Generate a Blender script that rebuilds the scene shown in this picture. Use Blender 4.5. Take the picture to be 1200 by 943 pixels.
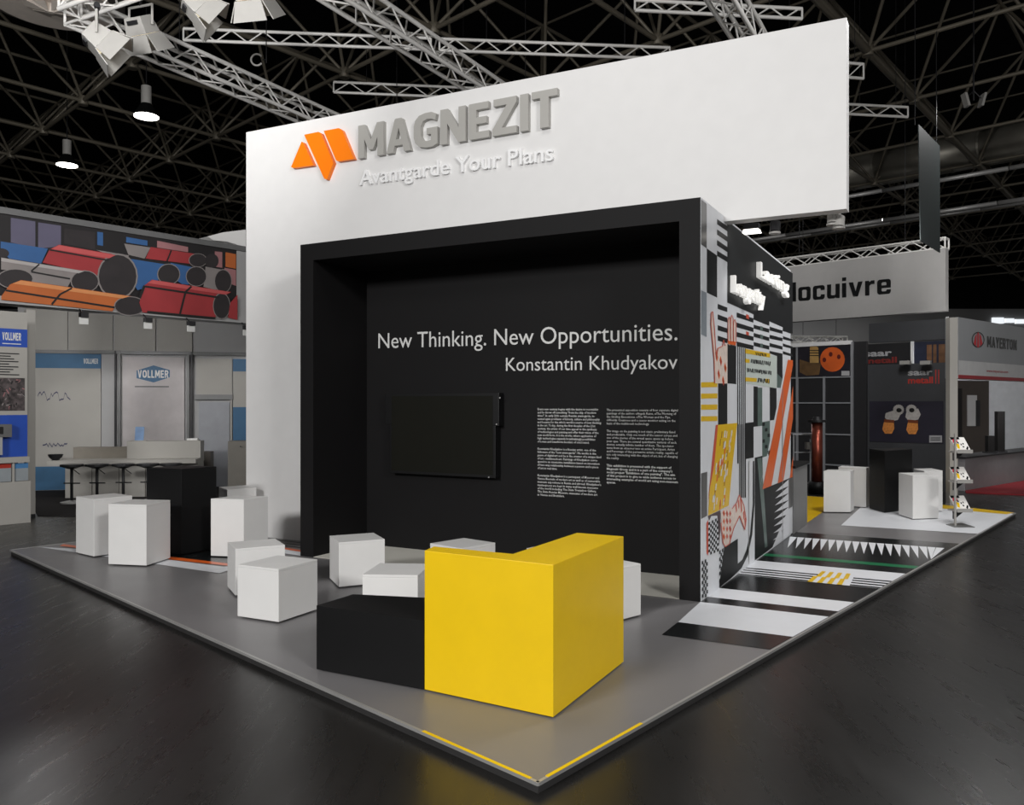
import bpy, bmesh, math, random
from mathutils import Vector, Matrix, Quaternion

random.seed(7)
for o in list(bpy.data.objects):
    bpy.data.objects.remove(o)
SC = bpy.context.scene
COL = SC.collection
V = Vector

# ------------------------------------------------------------------ camera
F, CX, CY, H = 950.0, 600.0, 472.0, 1.60
CAM = V((0, 0, H))
cd = bpy.data.cameras.new('camera')
cd.sensor_width = 36.0
cd.lens = 36.0 * F / 1200.0
cd.shift_y = (CY - 471.5) / 1200.0
cd.clip_end = 200
cam = bpy.data.objects.new('camera', cd)
cam.location = CAM
cam.rotation_euler = (math.pi / 2, 0, 0)
COL.objects.link(cam)
SC.camera = cam

# ------------------------------------------------------------------ world and exposure
w = bpy.data.worlds.new('hall_ambient')
SC.world = w
w.use_nodes = True
bg = w.node_tree.nodes['Background']
bg.inputs[0].default_value = (1.0, 0.98, 0.95, 1)
bg.inputs[1].default_value = 0.16
vs = SC.view_settings
vs.view_transform = 'Standard'
vs.look = 'None'
vs.gamma = 1.0
vs.use_curve_mapping = False
vs.exposure = 0.0

FLOOR = -0.05          # hall floor, the platform top is z = 0


def area(name, loc, target, size, power, color=(1, .97, .93), size_y=None, spread=180):
    l = bpy.data.lights.new(name, 'AREA')
    l.energy = power
    l.color = color
    l.size = size
    if size_y:
        l.shape = 'RECTANGLE'
        l.size_y = size_y
    l.spread = math.radians(spread)
    o = bpy.data.objects.new(name, l)
    o.location = loc
    o.rotation_euler = (V(target) - V(loc)).to_track_quat('-Z', 'Y').to_euler()
    COL.objects.link(o)
    return o


def spot(name, loc, target, power, angle=70, blend=.8, radius=.15, color=(1, .96, .9)):
    l = bpy.data.lights.new(name, 'SPOT')
    l.energy = power
    l.color = color
    l.spot_size = math.radians(angle)
    l.spot_blend = blend
    l.shadow_soft_size = radius
    o = bpy.data.objects.new(name, l)
    o.location = loc
    o.rotation_euler = (V(target) - V(loc)).to_track_quat('-Z', 'Y').to_euler()
    COL.objects.link(o)
    return o


# stand rig and an added right fill, then hall lamps and added fills
NEUT = (1, .99, .98)
area('rig_lamp_front', (-7.0, -4.0, 5.6), (-.3, 7.5, 1.6), 2.6, 1010, NEUT, size_y=1.4)
area('fill_right', (6.0, -4.5, 6.2), (1.6, 8.0, 1.6), 2.4, 720, NEUT, size_y=1.2)  # unseen fill added to brighten the patterned wall
area('rig_lamp_top', (-.9, 5.2, 6.9), (-1.0, 5.4, 0), 2.4, 60, NEUT, size_y=1.0)
area('rig_lamp_passage', (5.4, 8.6, 6.6), (4.6, 9.6, 0), 2.0, 240, NEUT, size_y=1.2)
for k, (lx, ly, pw_) in enumerate([(-10, 17, 70), (-8, 27, 25), (2, 20, 60), (9, 15, 60), (12, 25, 80), (4, 38, 420), (16, 40, 420)]):  # last two are added to brighten the far grey wall
    area('hall_lamp_and_fill', (lx, ly, 7.4), (lx, ly, 0), .5, pw_, NEUT)


area('fill_uplight', (-3.6, 5.6, 4.9), (-6.0, 12.5, 8.0), .6, 110, NEUT, spread=120)  # unseen light added to brighten the air diffuser and nearby roof tubes
area('left_stand_fill', (-6.9, 12.6, 2.9), (-6.9, 15.5, 1.4), .5, 26, NEUT)  # unseen fill added to lift the back wall shaded by the picture fascia
area('right_stand_fill', (9.6, 15.6, 2.2), (11.0, 19.5, 1.4), .5, 45, NEUT)  # unseen fill added to brighten the inner wall behind the silver fascia
area('metal_stand_lamp', (6.6, 13.4, 4.4), (7.2, 16.4, 1.6), .4, 30, NEUT)


# ------------------------------------------------------------------ geometry helpers
def ray(u, v):
    return V(((u - CX) / F, 1.0, -(v - CY) / F))


def G(u, v, z=0.0):                       # pixel to a point on the level z
    d = ray(u, v)
    return CAM + d * ((z - H) / d.z)


def at(u, Y, z=0.0):                      # pixel column at a depth
    return V(((u - CX) * Y / F, Y, z))


def atv(u, v, Y):
    return CAM + ray(u, v) * Y


class Plane:
    def __init__(s, o, a, back=False):
        s.o = V((o[0], o[1], 0))
        s.a = V((a[0], a[1], 0)).normalized()
        n = V((s.a.y, -s.a.x, 0))
        if n.dot(CAM - s.o) < 0:
            n = -n
        s.n = n

    def hit(s, u, v, off=0.0):
        d = ray(u, v)
        t = s.n.dot(s.o + s.n * off - CAM) / s.n.dot(d)
        return CAM + d * t

    def sz(s, u, v, off=0.0):
        p = s.hit(u, v, off)
        return (p - s.o).dot(s.a), p.z

    def pt(s, x, z, off=0.0):
        return s.o + s.a * x + s.n * off + V((0, 0, z))


class MB:
    def __init__(s):
        s.v, s.f = [], []

    def add(s, vs, fs):
        n = len(s.v)
        s.v += [V(p) for p in vs]
        s.f += [tuple(i + n for i in f) for f in fs]
        return s

    def poly(s, pts):
        return s.add(pts, [tuple(range(len(pts)))])

    def loft(s, lo, hi):                  # prism between two rings
        n = len(lo)
        fs = [tuple(range(n - 1, -1, -1)), tuple(range(n, 2 * n))]
        fs += [(i, (i + 1) % n, n + (i + 1) % n, n + i) for i in range(n)]
        return s.add(list(lo) + list(hi), fs)

    def prism(s, xy, z0, z1):
        return s.loft([V((p[0], p[1], z0)) for p in xy], [V((p[0], p[1], z1)) for p in xy])

    def slab(s, pts, d):                  # polygon pushed along d
        return s.loft(pts, [p + d for p in pts])

    def box(s, o, a, b, c):
        o = V(o)
        return s.loft([o, o + a, o + a + b, o + b], [o + c, o + a + c, o + a + b + c, o + b + c])

    def cbox(s, c, sx, sy, sz, rz=0.0):
        m = Matrix.Rotation(rz, 3, 'Z')
        a, b = m @ V((sx, 0, 0)), m @ V((0, sy, 0))
        return s.box(V(c) - a / 2 - b / 2, a, b, V((0, 0, sz)))

    def tube(s, p0, p1, r, n=8, r1=None):
        p0, p1 = V(p0), V(p1)
        r1 = r if r1 is None else r1
        d = (p1 - p0).normalized()
        x = d.orthogonal().normalized()
        y = d.cross(x)
        lo = [p0 + (x * math.cos(2 * math.pi * i / n) + y * math.sin(2 * math.pi * i / n)) * r for i in range(n)]
        hi = [p1 + (x * math.cos(2 * math.pi * i / n) + y * math.sin(2 * math.pi * i / n)) * r1 for i in range(n)]
        return s.loft(lo, hi)

    def path(s, pts, r, n=6):
        for a, b in zip(pts[:-1], pts[1:]):
            s.tube(a, b, r, n)
        return s


OWN = {}


def mk(name, mb, m, parent=None, smooth=False, bevel=0.0):
    vs = mb.v
    lo = V((min(p.x for p in vs), min(p.y for p in vs), min(p.z for p in vs)))
    hi = V((max(p.x for p in vs), max(p.y for p in vs), max(p.z for p in vs)))
    c = (lo + hi) / 2
    c.z = lo.z
    me = bpy.data.meshes.new(name)
    me.from_pydata([p - c for p in vs], [], mb.f)
    bm = bmesh.new()
    bm.from_mesh(me)
    if bevel:
        bmesh.ops.remove_doubles(bm, verts=bm.verts, dist=1e-5)
        bmesh.ops.bevel(bm, geom=list(bm.edges), offset=bevel, segments=2, affect='EDGES', profile=.6)
    bmesh.ops.recalc_face_normals(bm, faces=bm.faces)
    bm.to_mesh(me)
    bm.free()
    if smooth:
        for p in me.polygons:
            p.use_smooth = True
    me.materials.append(m)
    o = bpy.data.objects.new(name, me)
    COL.objects.link(o)
    place(o, c, parent)
    return o


def place(o, world, parent):
    OWN[o.name] = V(world)
    if parent is not None:
        o.parent = parent
        o.location = V(world) - OWN[parent.name]
    else:
        o.location = world


def tag(o, label, cat, group=None):
    o['label'] = label
    o['category'] = cat
    if group:
        o['group'] = group
    return o


def thing(name, loc, label, cat, group=None):
    o = bpy.data.objects.new(name, None)
    o.empty_display_size = .1
    COL.objects.link(o)
    place(o, V(loc), None)
    return tag(o, label, cat, group)


def struct(name, mb, m):
    o = mk(name, mb, m)
    o['kind'] = 'structure'
    return o


ROD = {}


def rod(name, p0, p1, r, m, parent, n=8):
    p0, p1 = V(p0), V(p1)
    key = (m.name, n)
    if key not in ROD:
        mb = MB().tube((0, 0, -.5), (0, 0, .5), 1.0, n)
        me = bpy.data.meshes.new('rod')
        me.from_pydata(mb.v, [], mb.f)
        for p in me.polygons:
            p.use_smooth = len(p.vertices) == 4
        me.materials.append(m)
        ROD[key] = me
    o = bpy.data.objects.new(name, ROD[key])
    COL.objects.link(o)
    place(o, (p0 + p1) / 2, parent)
    o.rotation_mode = 'QUATERNION'
    o.rotation_quaternion = (p1 - p0).to_track_quat('Z', 'Y')
    o.scale = (r, r, (p1 - p0).length)
    return o


def copy_tree(o, loc, parent=None, rz=0):
    c = o.copy()
    COL.objects.link(c)
    c.parent = parent
    c.location = loc
    if rz:
        c.rotation_euler.z = rz
    OWN[c.name] = V(loc)
    for ch in [x for x in o.children]:
        copy_tree(ch, ch.location.copy(), c)
    return c


# ------------------------------------------------------------------ materials
def lin(c):
    c /= 255.0
    return c / 12.92 if c <= .04045 else ((c + .055) / 1.055) ** 2.4


MATS = {}


def mat(name, rgb, rough=.6, metal=0.0, spec=.5, var=.06, scale=6.0, bump=0.0, bscale=60.0, emit=0.0, rvar=0.0):
    if name in MATS:
        return MATS[name]
    m = bpy.data.materials.new(name)
    m.use_nodes = True
    nt = m.node_tree
    b = nt.nodes['Principled BSDF']
    base = V([lin(c) for c in rgb])
    tc = nt.nodes.new('ShaderNodeTexCoord')
    nz = nt.nodes.new('ShaderNodeTexNoise')
    nz.inputs['Scale'].default_value = scale
    nz.inputs['Detail'].default_value = 4
    nt.links.new(tc.outputs['Object'], nz.inputs['Vector'])
    cr = nt.nodes.new('ShaderNodeValToRGB')
    cr.color_ramp.elements[0].position = .3
    cr.color_ramp.elements[1].position = .7
    cr.color_ramp.elements[0].color = (*(base * (1 - var)), 1)
    cr.color_ramp.elements[1].color = (*[min(1, x) for x in base * (1 + var)], 1)
    nt.links.new(nz.outputs[0], cr.inputs[0])
    nt.links.new(cr.outputs[0], b.inputs['Base Color'])
    b.inputs['Roughness'].default_value = rough
    b.inputs['Metallic'].default_value = metal
    b.inputs['Specular IOR Level'].default_value = spec
    if rvar:
        mr = nt.nodes.new('ShaderNodeMapRange')
        mr.inputs[1].default_value = .3
        mr.inputs[2].default_value = .7
        mr.inputs[3].default_value = rough - rvar
        mr.inputs[4].default_value = rough + rvar
        nt.links.new(nz.outputs[0], mr.inputs[0])
        nt.links.new(mr.outputs[0], b.inputs['Roughness'])
    if bump:
        n2 = nt.nodes.new('ShaderNodeTexNoise')
        n2.inputs['Scale'].default_value = bscale
        n2.inputs['Detail'].default_value = 3
        nt.links.new(tc.outputs['Object'], n2.inputs['Vector'])
        bp = nt.nodes.new('ShaderNodeBump')
        bp.inputs['Strength'].default_value = bump
        bp.inputs['Distance'].default_value = .01
        nt.links.new(n2.outputs[0], bp.inputs['Height'])
        nt.links.new(bp.outputs[0], b.inputs['Normal'])
    if emit:
        b.inputs['Emission Color'].default_value = (*base, 1)
        b.inputs['Emission Strength'].default_value = emit
    MATS[name] = m
    return m


M_hall = mat('hall_floor_dark_screed', (29, 28, 27), .32, var=.35, scale=.9, rvar=.1, bump=.05, bscale=12)
nt = M_hall.node_tree
tc_, mp_, n3 = nt.nodes.new('ShaderNodeTexCoord'), nt.nodes.new('ShaderNodeMapping'), nt.nodes.new('ShaderNodeTexNoise')
mp_.inputs['Rotation'].default_value = (0, 0, math.radians(49))
mp_.inputs['Scale'].default_value = (5.0, .7, 1)
n3.inputs['Scale'].default_value = 2.2
n3.inputs['Detail'].default_value = 8
n3.inputs['Roughness'].default_value = .7
nt.links.new(tc_.outputs['Object'], mp_.inputs['Vector'])
nt.links.new(mp_.outputs[0], n3.inputs['Vector'])
mr_ = nt.nodes.new('ShaderNodeMapRange')
for k_, v_ in ((1, .3), (2, .75), (3, .25), (4, .34)):
    mr_.inputs[k_].default_value = v_
nt.links.new(n3.outputs[0], mr_.inputs[0])
nt.links.new(mr_.outputs[0], nt.nodes['Principled BSDF'].inputs['Roughness'])
M_ceil = mat('ceiling_black_paint', (14, 14, 14), .9, spec=.1)
M_far = mat('far_wall_grey', (120, 120, 120), .9, spec=.1, scale=.3, var=.12)
M_farblack = mat('far_wall_black', (12, 13, 13), .9, spec=.1)
M_plat = mat('platform_grey_vinyl', (121, 119, 120), .36, var=.04, scale=2, rvar=.04)
M_white = mat('white_laminate', (228, 227, 225), .45, var=.015)
M_whitewall = mat('white_wall_paint', (224, 223, 222), .6, var=.015)
M_black = mat('black_laminate', (14, 14, 15), .5, var=.06, spec=.3)
M_blackwall = mat('black_wall_paint', (16, 15, 16), .65, var=.05, spec=.22)
M_recfloor = mat('recess_floor_pale', (225, 222, 212), .4, var=.03)
M_yellow = mat('yellow_laminate', (242, 200, 4), .42, var=.02)
M_orange = mat('orange_acrylic', (255, 128, 0), .4, var=.02)
M_grey_letter = mat('grey_letter_lacquer', (170, 168, 163), .4, var=.02)
M_alu = mat('aluminium_tube', (238, 236, 232), .45, metal=.1, var=.06, scale=15)
M_steel = mat('steel_paint_grey_brown', (104, 98, 86), .5, metal=.3, var=.25, scale=3)
M_trim = mat('aluminium_edge_trim', (176, 175, 173), .35, metal=.4)
M_lampgrey = mat('lamp_housing_grey', (158, 156, 152), .5, var=.04)
M_darkmetal = mat('dark_metal', (40, 40, 42), .45, metal=.4)
M_glow = mat('lamp_glow', (255, 250, 240), .5, emit=9.0)
M_spotglow = mat('spot_glass_glow', (255, 250, 240), .5, emit=2.2)
M_softglow = mat('flood_glass_glow', (255, 240, 205), .5, emit=.8)
P_wblack = mat('wall_print_black', (22, 24, 26), .5, var=.05, spec=.4)
M_letterglow = mat('lit_white_letters', (255, 253, 248), .4, emit=.34)
P_white = mat('print_white', (226, 228, 232), .42, var=.02)
P_black = mat('print_black', (20, 22, 23), .25, var=.05)
P_gray = mat('print_mid_grey', (92, 92, 92), .3, var=.12, scale=3)
P_bluegray = mat('print_blue_grey', (150, 158, 166), .3, var=.14, scale=3)
P_orange = mat('print_orange', (236, 105, 40), .3, var=.03)
P_red = mat('print_red', (214, 86, 62), .3, var=.06)
P_skin = mat('print_pale_peach', (238, 220, 208), .3, var=.1, scale=20)
P_yellow = mat('print_yellow', (236, 192, 16), .3, var=.03)
P_green = mat('print_green', (16, 112, 70), .3, var=.03)
P_greygreen = mat('print_grey_green', (92, 112, 106), .3, var=.2, scale=12)
P_text = mat('print_text_white', (215, 215, 213), .5, var=.01)

# ------------------------------------------------------------------ directions
P1, P2, P3 = G(352, 651), G(821, 705), G(926, 627)
e_t = (P2 - P1).normalized()              # along the booth front, to the right
e_s = (P3 - P2).normalized()              # back into the booth
e_R = V((819, 950, 0)).normalized()       # hall grid, going right and back
e_L = V((-977, 950, 0)).normalized()      # hall grid, going left and back
UP = V((0, 0, 1))
SEE = V((0, 0, .002))


def B(t, s, z=0.0):
    return P2 + e_t * t + e_s * s + UP * z


# ------------------------------------------------------------------ hall shell
struct('floor', MB().prism([(-45, -12), (45, -12), (45, 60), (-45, 60)], FLOOR - .3, FLOOR), M_hall)
struct('ceiling', MB().prism([(-45, -12), (45, -12), (45, 60), (-45, 60)], 12.5, 12.8), M_ceil)
struct('wall_back', MB().prism([(-45, 46), (45, 46), (45, 46.4), (-45, 46.4)], 6.9, 12.5), M_farblack)
struct('wall_right', MB().prism([(-45, 45.7), (45, 45.7), (45, 46), (-45, 46)], FLOOR, 6.9), M_far)
struct('wall_left', MB().prism([(-44, -12), (-43.6, -12), (-43.6, 46), (-44, 46)], FLOOR, 12.5), M_farblack)

# ------------------------------------------------------------------ platform
Pc, Pl, Pr = G(630.5, 917), G(12, 644), G(1190.5, 601)
Pb = Pl + (Pr - Pc)
plat = thing('platform', (Pc + Pb) / 2 + UP * FLOOR, 'low grey vinyl platform with black and white floor stripes under the booth', 'platform')
mk('deck', MB().prism([Pc, Pr, Pb, Pl], -.014, -.002), M_plat, plat)
mk('plinth', MB().prism([p + (((Pc + Pb) / 2) - p).normalized() * .008 for p in (Pc, Pr, Pb, Pl)], FLOOR, -.014), mat('plinth_dark_grey', (52, 51, 51), .5), plat)


def strip(name, a, b, wdt, m, z0=-.014, z1=.002, f0=0.0, f1=1.0):
    inn = ((Pc + Pb) / 2 - a)
    d = (b - a).normalized()
    nrm = V((-d.y, d.x, 0))
    if nrm.dot(inn) < 0:
        nrm = -nrm
    p, q = a + (b - a) * f0, a + (b - a) * f1
    o = mk(name, MB().prism([p - nrm * .004, q - nrm * .004, q + nrm * wdt, p + nrm * wdt], z0, z1), m, plat)
    return o


strip('edge_trim', Pc, Pl, .012, M_trim)
strip('edge_trim', Pc, Pr, .012, M_trim)
strip('edge_trim', Pr, Pb, .016, M_trim)
strip('edge_trim', Pl, Pb, .016, M_trim)
strip('yellow_edge_tape', Pc, Pl, .014, M_yellow, z0=.002, z1=.0035, f0=.006, f1=.098)['label'] = 'yellow tape along the platform edge'
strip('yellow_edge_tape', Pc, Pr, .014, M_yellow, z0=.002, z1=.0035, f0=.006, f1=.075)

R_in = (Pl - Pc).normalized()


def floor_poly(name, px, m, layer=1, clip_right=False):
    pts = [G(u, v) for u, v in px]
    return mk(name, MB().poly([p + UP * (.0012 * layer) for p in pts]), m, plat)


# stripes: coordinate s behind the front corner, running from the wall out to the right edge
def s_of(u, v):
    p = G(u, v) - P2
    det = e_t.x * e_s.y - e_t.y * e_s.x
    return (e_t.x * p.y - e_t.y * p.x) / det


def t_edge(s):                            # where the stripe meets the right platform edge
    d = (Pr - Pc).normalized()
    o = B(0, s)
    det = e_t.x * (-d.y) - e_t.y * (-d.x)
    q = Pc - o
    return (q.x * (-d.y) - q.y * (-d.x)) / det - .02


def stripe(name, s0, s1, m, t0=0.0, t00=None, layer=1, te=None):
    a = [B(t0, s0), B(t_edge(s0) if te is None else te, s0), B(t_edge(s1) if te is None else te, s1), B(t0 if t00 is None else t00, s1)]
    return mk(name, MB().poly([p + UP * (.0012 * layer) for p in a]), m, plat)


S = [s_of(821, 705.5), s_of(829.5, 699), s_of(842, 689)]
sA = .5 * (s_of(775, 743.7) + s_of(903, 760.8))
sB = .5 * (s_of(794.4, 729) + s_of(929.7, 746))
tA = (G(775.4, 743.7) - B(0, sA)).dot(e_t)
tB = (G(794.4, 729) - B(0, sB)).dot(e_t)
sC = .5 * (0 + s_of(972, 723))
sD = .5 * (s_of(829.5, 699) + s_of(981.8, 716.4))
sE = .5 * (s_of(842, 689) + s_of(1002.7, 705.8))
sF = .5 * (s_of(862, 675) + s_of(1031, 687.4))
sG = .5 * (s_of(874, 664.5) + s_of(1047.8, 679))
sH = .5 * (s_of(884.5, 657) + s_of(1063, 671.7))
sI = .5 * (s_of(893, 650.5) + s_of(1072, 667))
sJ = .5 * (s_of(896.5, 648.8) + s_of(1077, 663))
sK = .5 * (s_of(921, 629) + s_of(1117, 642.5))
sL = s_of(935, 623.5)
stripe('floor_stripe', sA, sB, P_black, tA, tB)
stripe('floor_stripe', sB, sC, P_white, tB, 0)
stripe('floor_stripe', sC, sD, P_black)
stripe('floor_stripe', sD, sE, P_white)
stripe('floor_stripe', sE, sF, P_black)
stripe('floor_stripe', sF, sH, P_white)
nl = 4
for k in range(nl):
    a = sF + (sG - sF) * (k + .05) / nl
    b = sF + (sG - sF) * (k + .52) / nl
    stripe('floor_pinstripe', a, b, P_black, layer=2)
stripe('floor_stripe', sH, sL, P_black)
o = stripe('floor_stripe', sI, sJ, P_green, layer=2)
o['label'] = 'green floor line'
# yellow check patch
ta = [(G(u, v) - P2) for u, v in ((950, 680), (1005, 684), (963, 665), (1004, 668))]
t0 = (G(951, 679.5) - B(0, sF)).dot(e_t)
t1 = (G(997, 684) - B(0, sF)).dot(e_t)
t2 = (G(966, 665) - B(0, sG)).dot(e_t)
t3 = (G(1004, 668) - B(0, sG)).dot(e_t)
pk = MB()
pw = MB().poly([B(t0, sF - .02) + UP * .0036, B(t1, sF - .02) + UP * .0036, B(t3, sG + .1) + UP * .0036, B(t2, sG + .1) + UP * .0036])
mk('check_ground', pw, P_white, plat)
for r in range(2):
    fa, fb = r / 2, (r + 1) / 2
    for k in range(4):
        x0, x1 = (k + .5 * 0 + (-.28 if r == 0 else 0)) / 4, (k + .5 + (-.28 if r == 0 else 0)) / 4
        q = []
        for x, fr in ((x0, fa), (x1, fa), (x1, fb), (x0, fb)):
            s_ = sF - .02 + (sG + .1 - sF + .02) * fr
            tt = (t0 + (t1 - t0) * x) * (1 - fr) + (t2 + (t3 - t2) * x) * fr
            q.append(B(tt, s_) + UP * .0048)
        mk('yellow_check', MB().poly(q), P_yellow, plat)
# white teeth along the far side
sT0, sT1 = sJ + (sK - sJ) * .36, sK
n = 21
tend = t_edge(sK)
for k in range(n):
    a = .02 + (tend + .1) * k / n
    b = .02 + (tend + .1) * (k + .93) / n
    if b > t_edge(sT1):
        b = t_edge(sT1)
    if a > t_edge(sT1) - .06:
        continue
    tip = min((a + b) / 2 + .08, t_edge(sT0))
    mk('floor_tooth', MB().poly([B(a, sT1) + UP * .0024, B(b, sT1) + UP * .0024, B(tip, sT0) + UP * .0024]), P_white, plat)
# pale field, its yellow border and the yellow wedge by the wall end
floor_poly('pale_floor_field', [(985.5, 615.5), (1148, 625.5), (1189, 602), (1100, 594), (1010, 593)], P_white, 1)
floor_poly('yellow_floor_border', [(1050, 586), (1097, 590.6), (1188.5, 600.6), (1180, 602.6), (1098, 595.2), (1050, 591)], P_yellow, 2)
floor_poly('yellow_floor_wedge', [(939.5, 617), (968, 597), (985, 583.6), (939, 580.5), (925, 580), (925, 590)], P_yellow, 1)
# left side graphics
floor_poly('floor_stripe', [(43, 640.6), (88, 643), (200, 656), (262, 664), (292, 661), (257, 671.6)], P_white, 1)
floor_poly('orange_floor_line', [(74, 637.6), (200, 652.3), (286, 662.4), (282, 664.6), (200, 655.7), (70, 639.6)], P_orange, 2)
floor_poly('floor_stripe', [(100, 635.4), (190, 634), (300, 648), (286, 662.2), (200, 652.2)], P_black, 1)
floor_poly('floor_stripe', [(316, 640.5), (352, 645.5), (352, 651), (330, 648)], P_white, 1)
floor_poly('orange_floor_line', [(316, 638.6), (352, 644.6), (352, 646.6), (316, 640.8)], P_orange, 2)
for k in range(4):
    y = 631 + 2.9 * k
    floor_poly('floor_pinstripe', [(305, y - 4.5), (352, y + 1.3), (352, y + 2.4), (305, y - 3.4)], P_black, 1)

# ------------------------------------------------------------------ booth: white wall with fascia
ZT = 3.255
sf = .70
TH = .15
PF = Plane(B(0, sf), e_t)
tL0 = (B(-(P2 - P1).length, sf) - PF.o).dot(PF.a)
fl, _ = PF.sz(288.5, 300)
fr, _ = PF.sz(992, 100)
zl = PF.hit(288.5, 155).z
zr = PF.hit(992, 20.5).z
zb = PF.hit(992, 244.5).z
fw = thing('fascia_wall', B(fl / 2, sf), 'tall white booth wall whose fascia overhangs the passage', 'booth wall')
back = e_s * TH
tl, tr = fl, fr
a = lambda x, z, off=0: PF.pt(x, z, off)
mk('fascia', MB().slab([a(tl, zb), a(tr, zb), a(tr, zr), a(tl, zl)], back), M_whitewall, fw)
mk('lower_wall', MB().slab([a(tl, 0), a(tL0 + .1, 0), a(tL0 + .1, zb), a(tl, zb)], back), M_whitewall, fw)

# lettering helpers
def text_mesh(body, bold=0.0, extrude=0.0, res=3, spacing=1.0, shear=0.0):
    cu = bpy.data.curves.new('lettering', 'FONT')
    cu.body = body
    cu.offset = bold
    cu.extrude = extrude
    cu.resolution_u = res
    cu.space_character = spacing
    cu.shear = shear
    o = bpy.data.objects.new('lettering', cu)
    COL.objects.link(o)
    dg = bpy.context.evaluated_depsgraph_get()
    dg.update()
    ev = o.evaluated_get(dg)
    me = ev.to_mesh()
    vs = [v.co.copy() for v in me.vertices]
    fs = [tuple(p.vertices) for p in me.polygons]
    ev.to_mesh_clear()
    bpy.data.objects.remove(o)
    bpy.data.curves.remove(cu)
    return vs, fs


def bbox(vs):
    return min(p.x for p in vs), max(p.x for p in vs), min(p.y for p in vs), max(p.y for p in vs)


CAPH = None


def cap_h():
    global CAPH
    if CAPH is None:
        v, f = text_mesh('H')
        CAPH = bbox(v)[3]
    return CAPH


def text_on(plane, body, x0, x1, z, cap, m, parent, name, bold=0.0, depth=0.0, off=.002, letters=False, res=3, spacing=1.0, z1=None, glow_back=None):
    """Lettering on a plane between x0 and x1, baseline z, capital height cap."""
    vs, fs = text_mesh(body, bold, 0, res, spacing)
    b = bbox(vs)
    kx = (x1 - x0) / (b[1] - b[0])
    ky = cap / (cap_h() + 2 * bold)
    dz = 0 if z1 is None else (z1 - z)

    def mp(p, o=off):
        x = x0 + (p.x - b[0]) * kx
        fz = z + (p.y + bold) * ky + dz * (x - x0) / (x1 - x0)
        return plane.pt(x, fz, o)
    if not letters:
        return mk(name, MB().add([mp(p) for p in vs], fs), m, parent)
    out = []
    for i, ch in enumerate(body):
        if ch == ' ':
            continue
        pv, _ = text_mesh(body[:i + 1], bold, 0, res, spacing)
        cv, cf = text_mesh(ch, bold, .5 if depth else 0, res)
        dx = max(p.x for p in pv) - max(p.x for p in cv)
        mb = MB().add([plane.pt(x0 + (p.x + dx - b[0]) * kx, z + (p.y + bold) * ky + dz * ((p.x + dx - b[0]) * kx) / (x1 - x0), off + (p.z + .5) * depth if depth else off) for p in cv], cf)
        out.append(mk(name, mb, m, parent))
    return out


def on(plane, u, v, off=0.0):
    return plane.sz(u, v, off)


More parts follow.
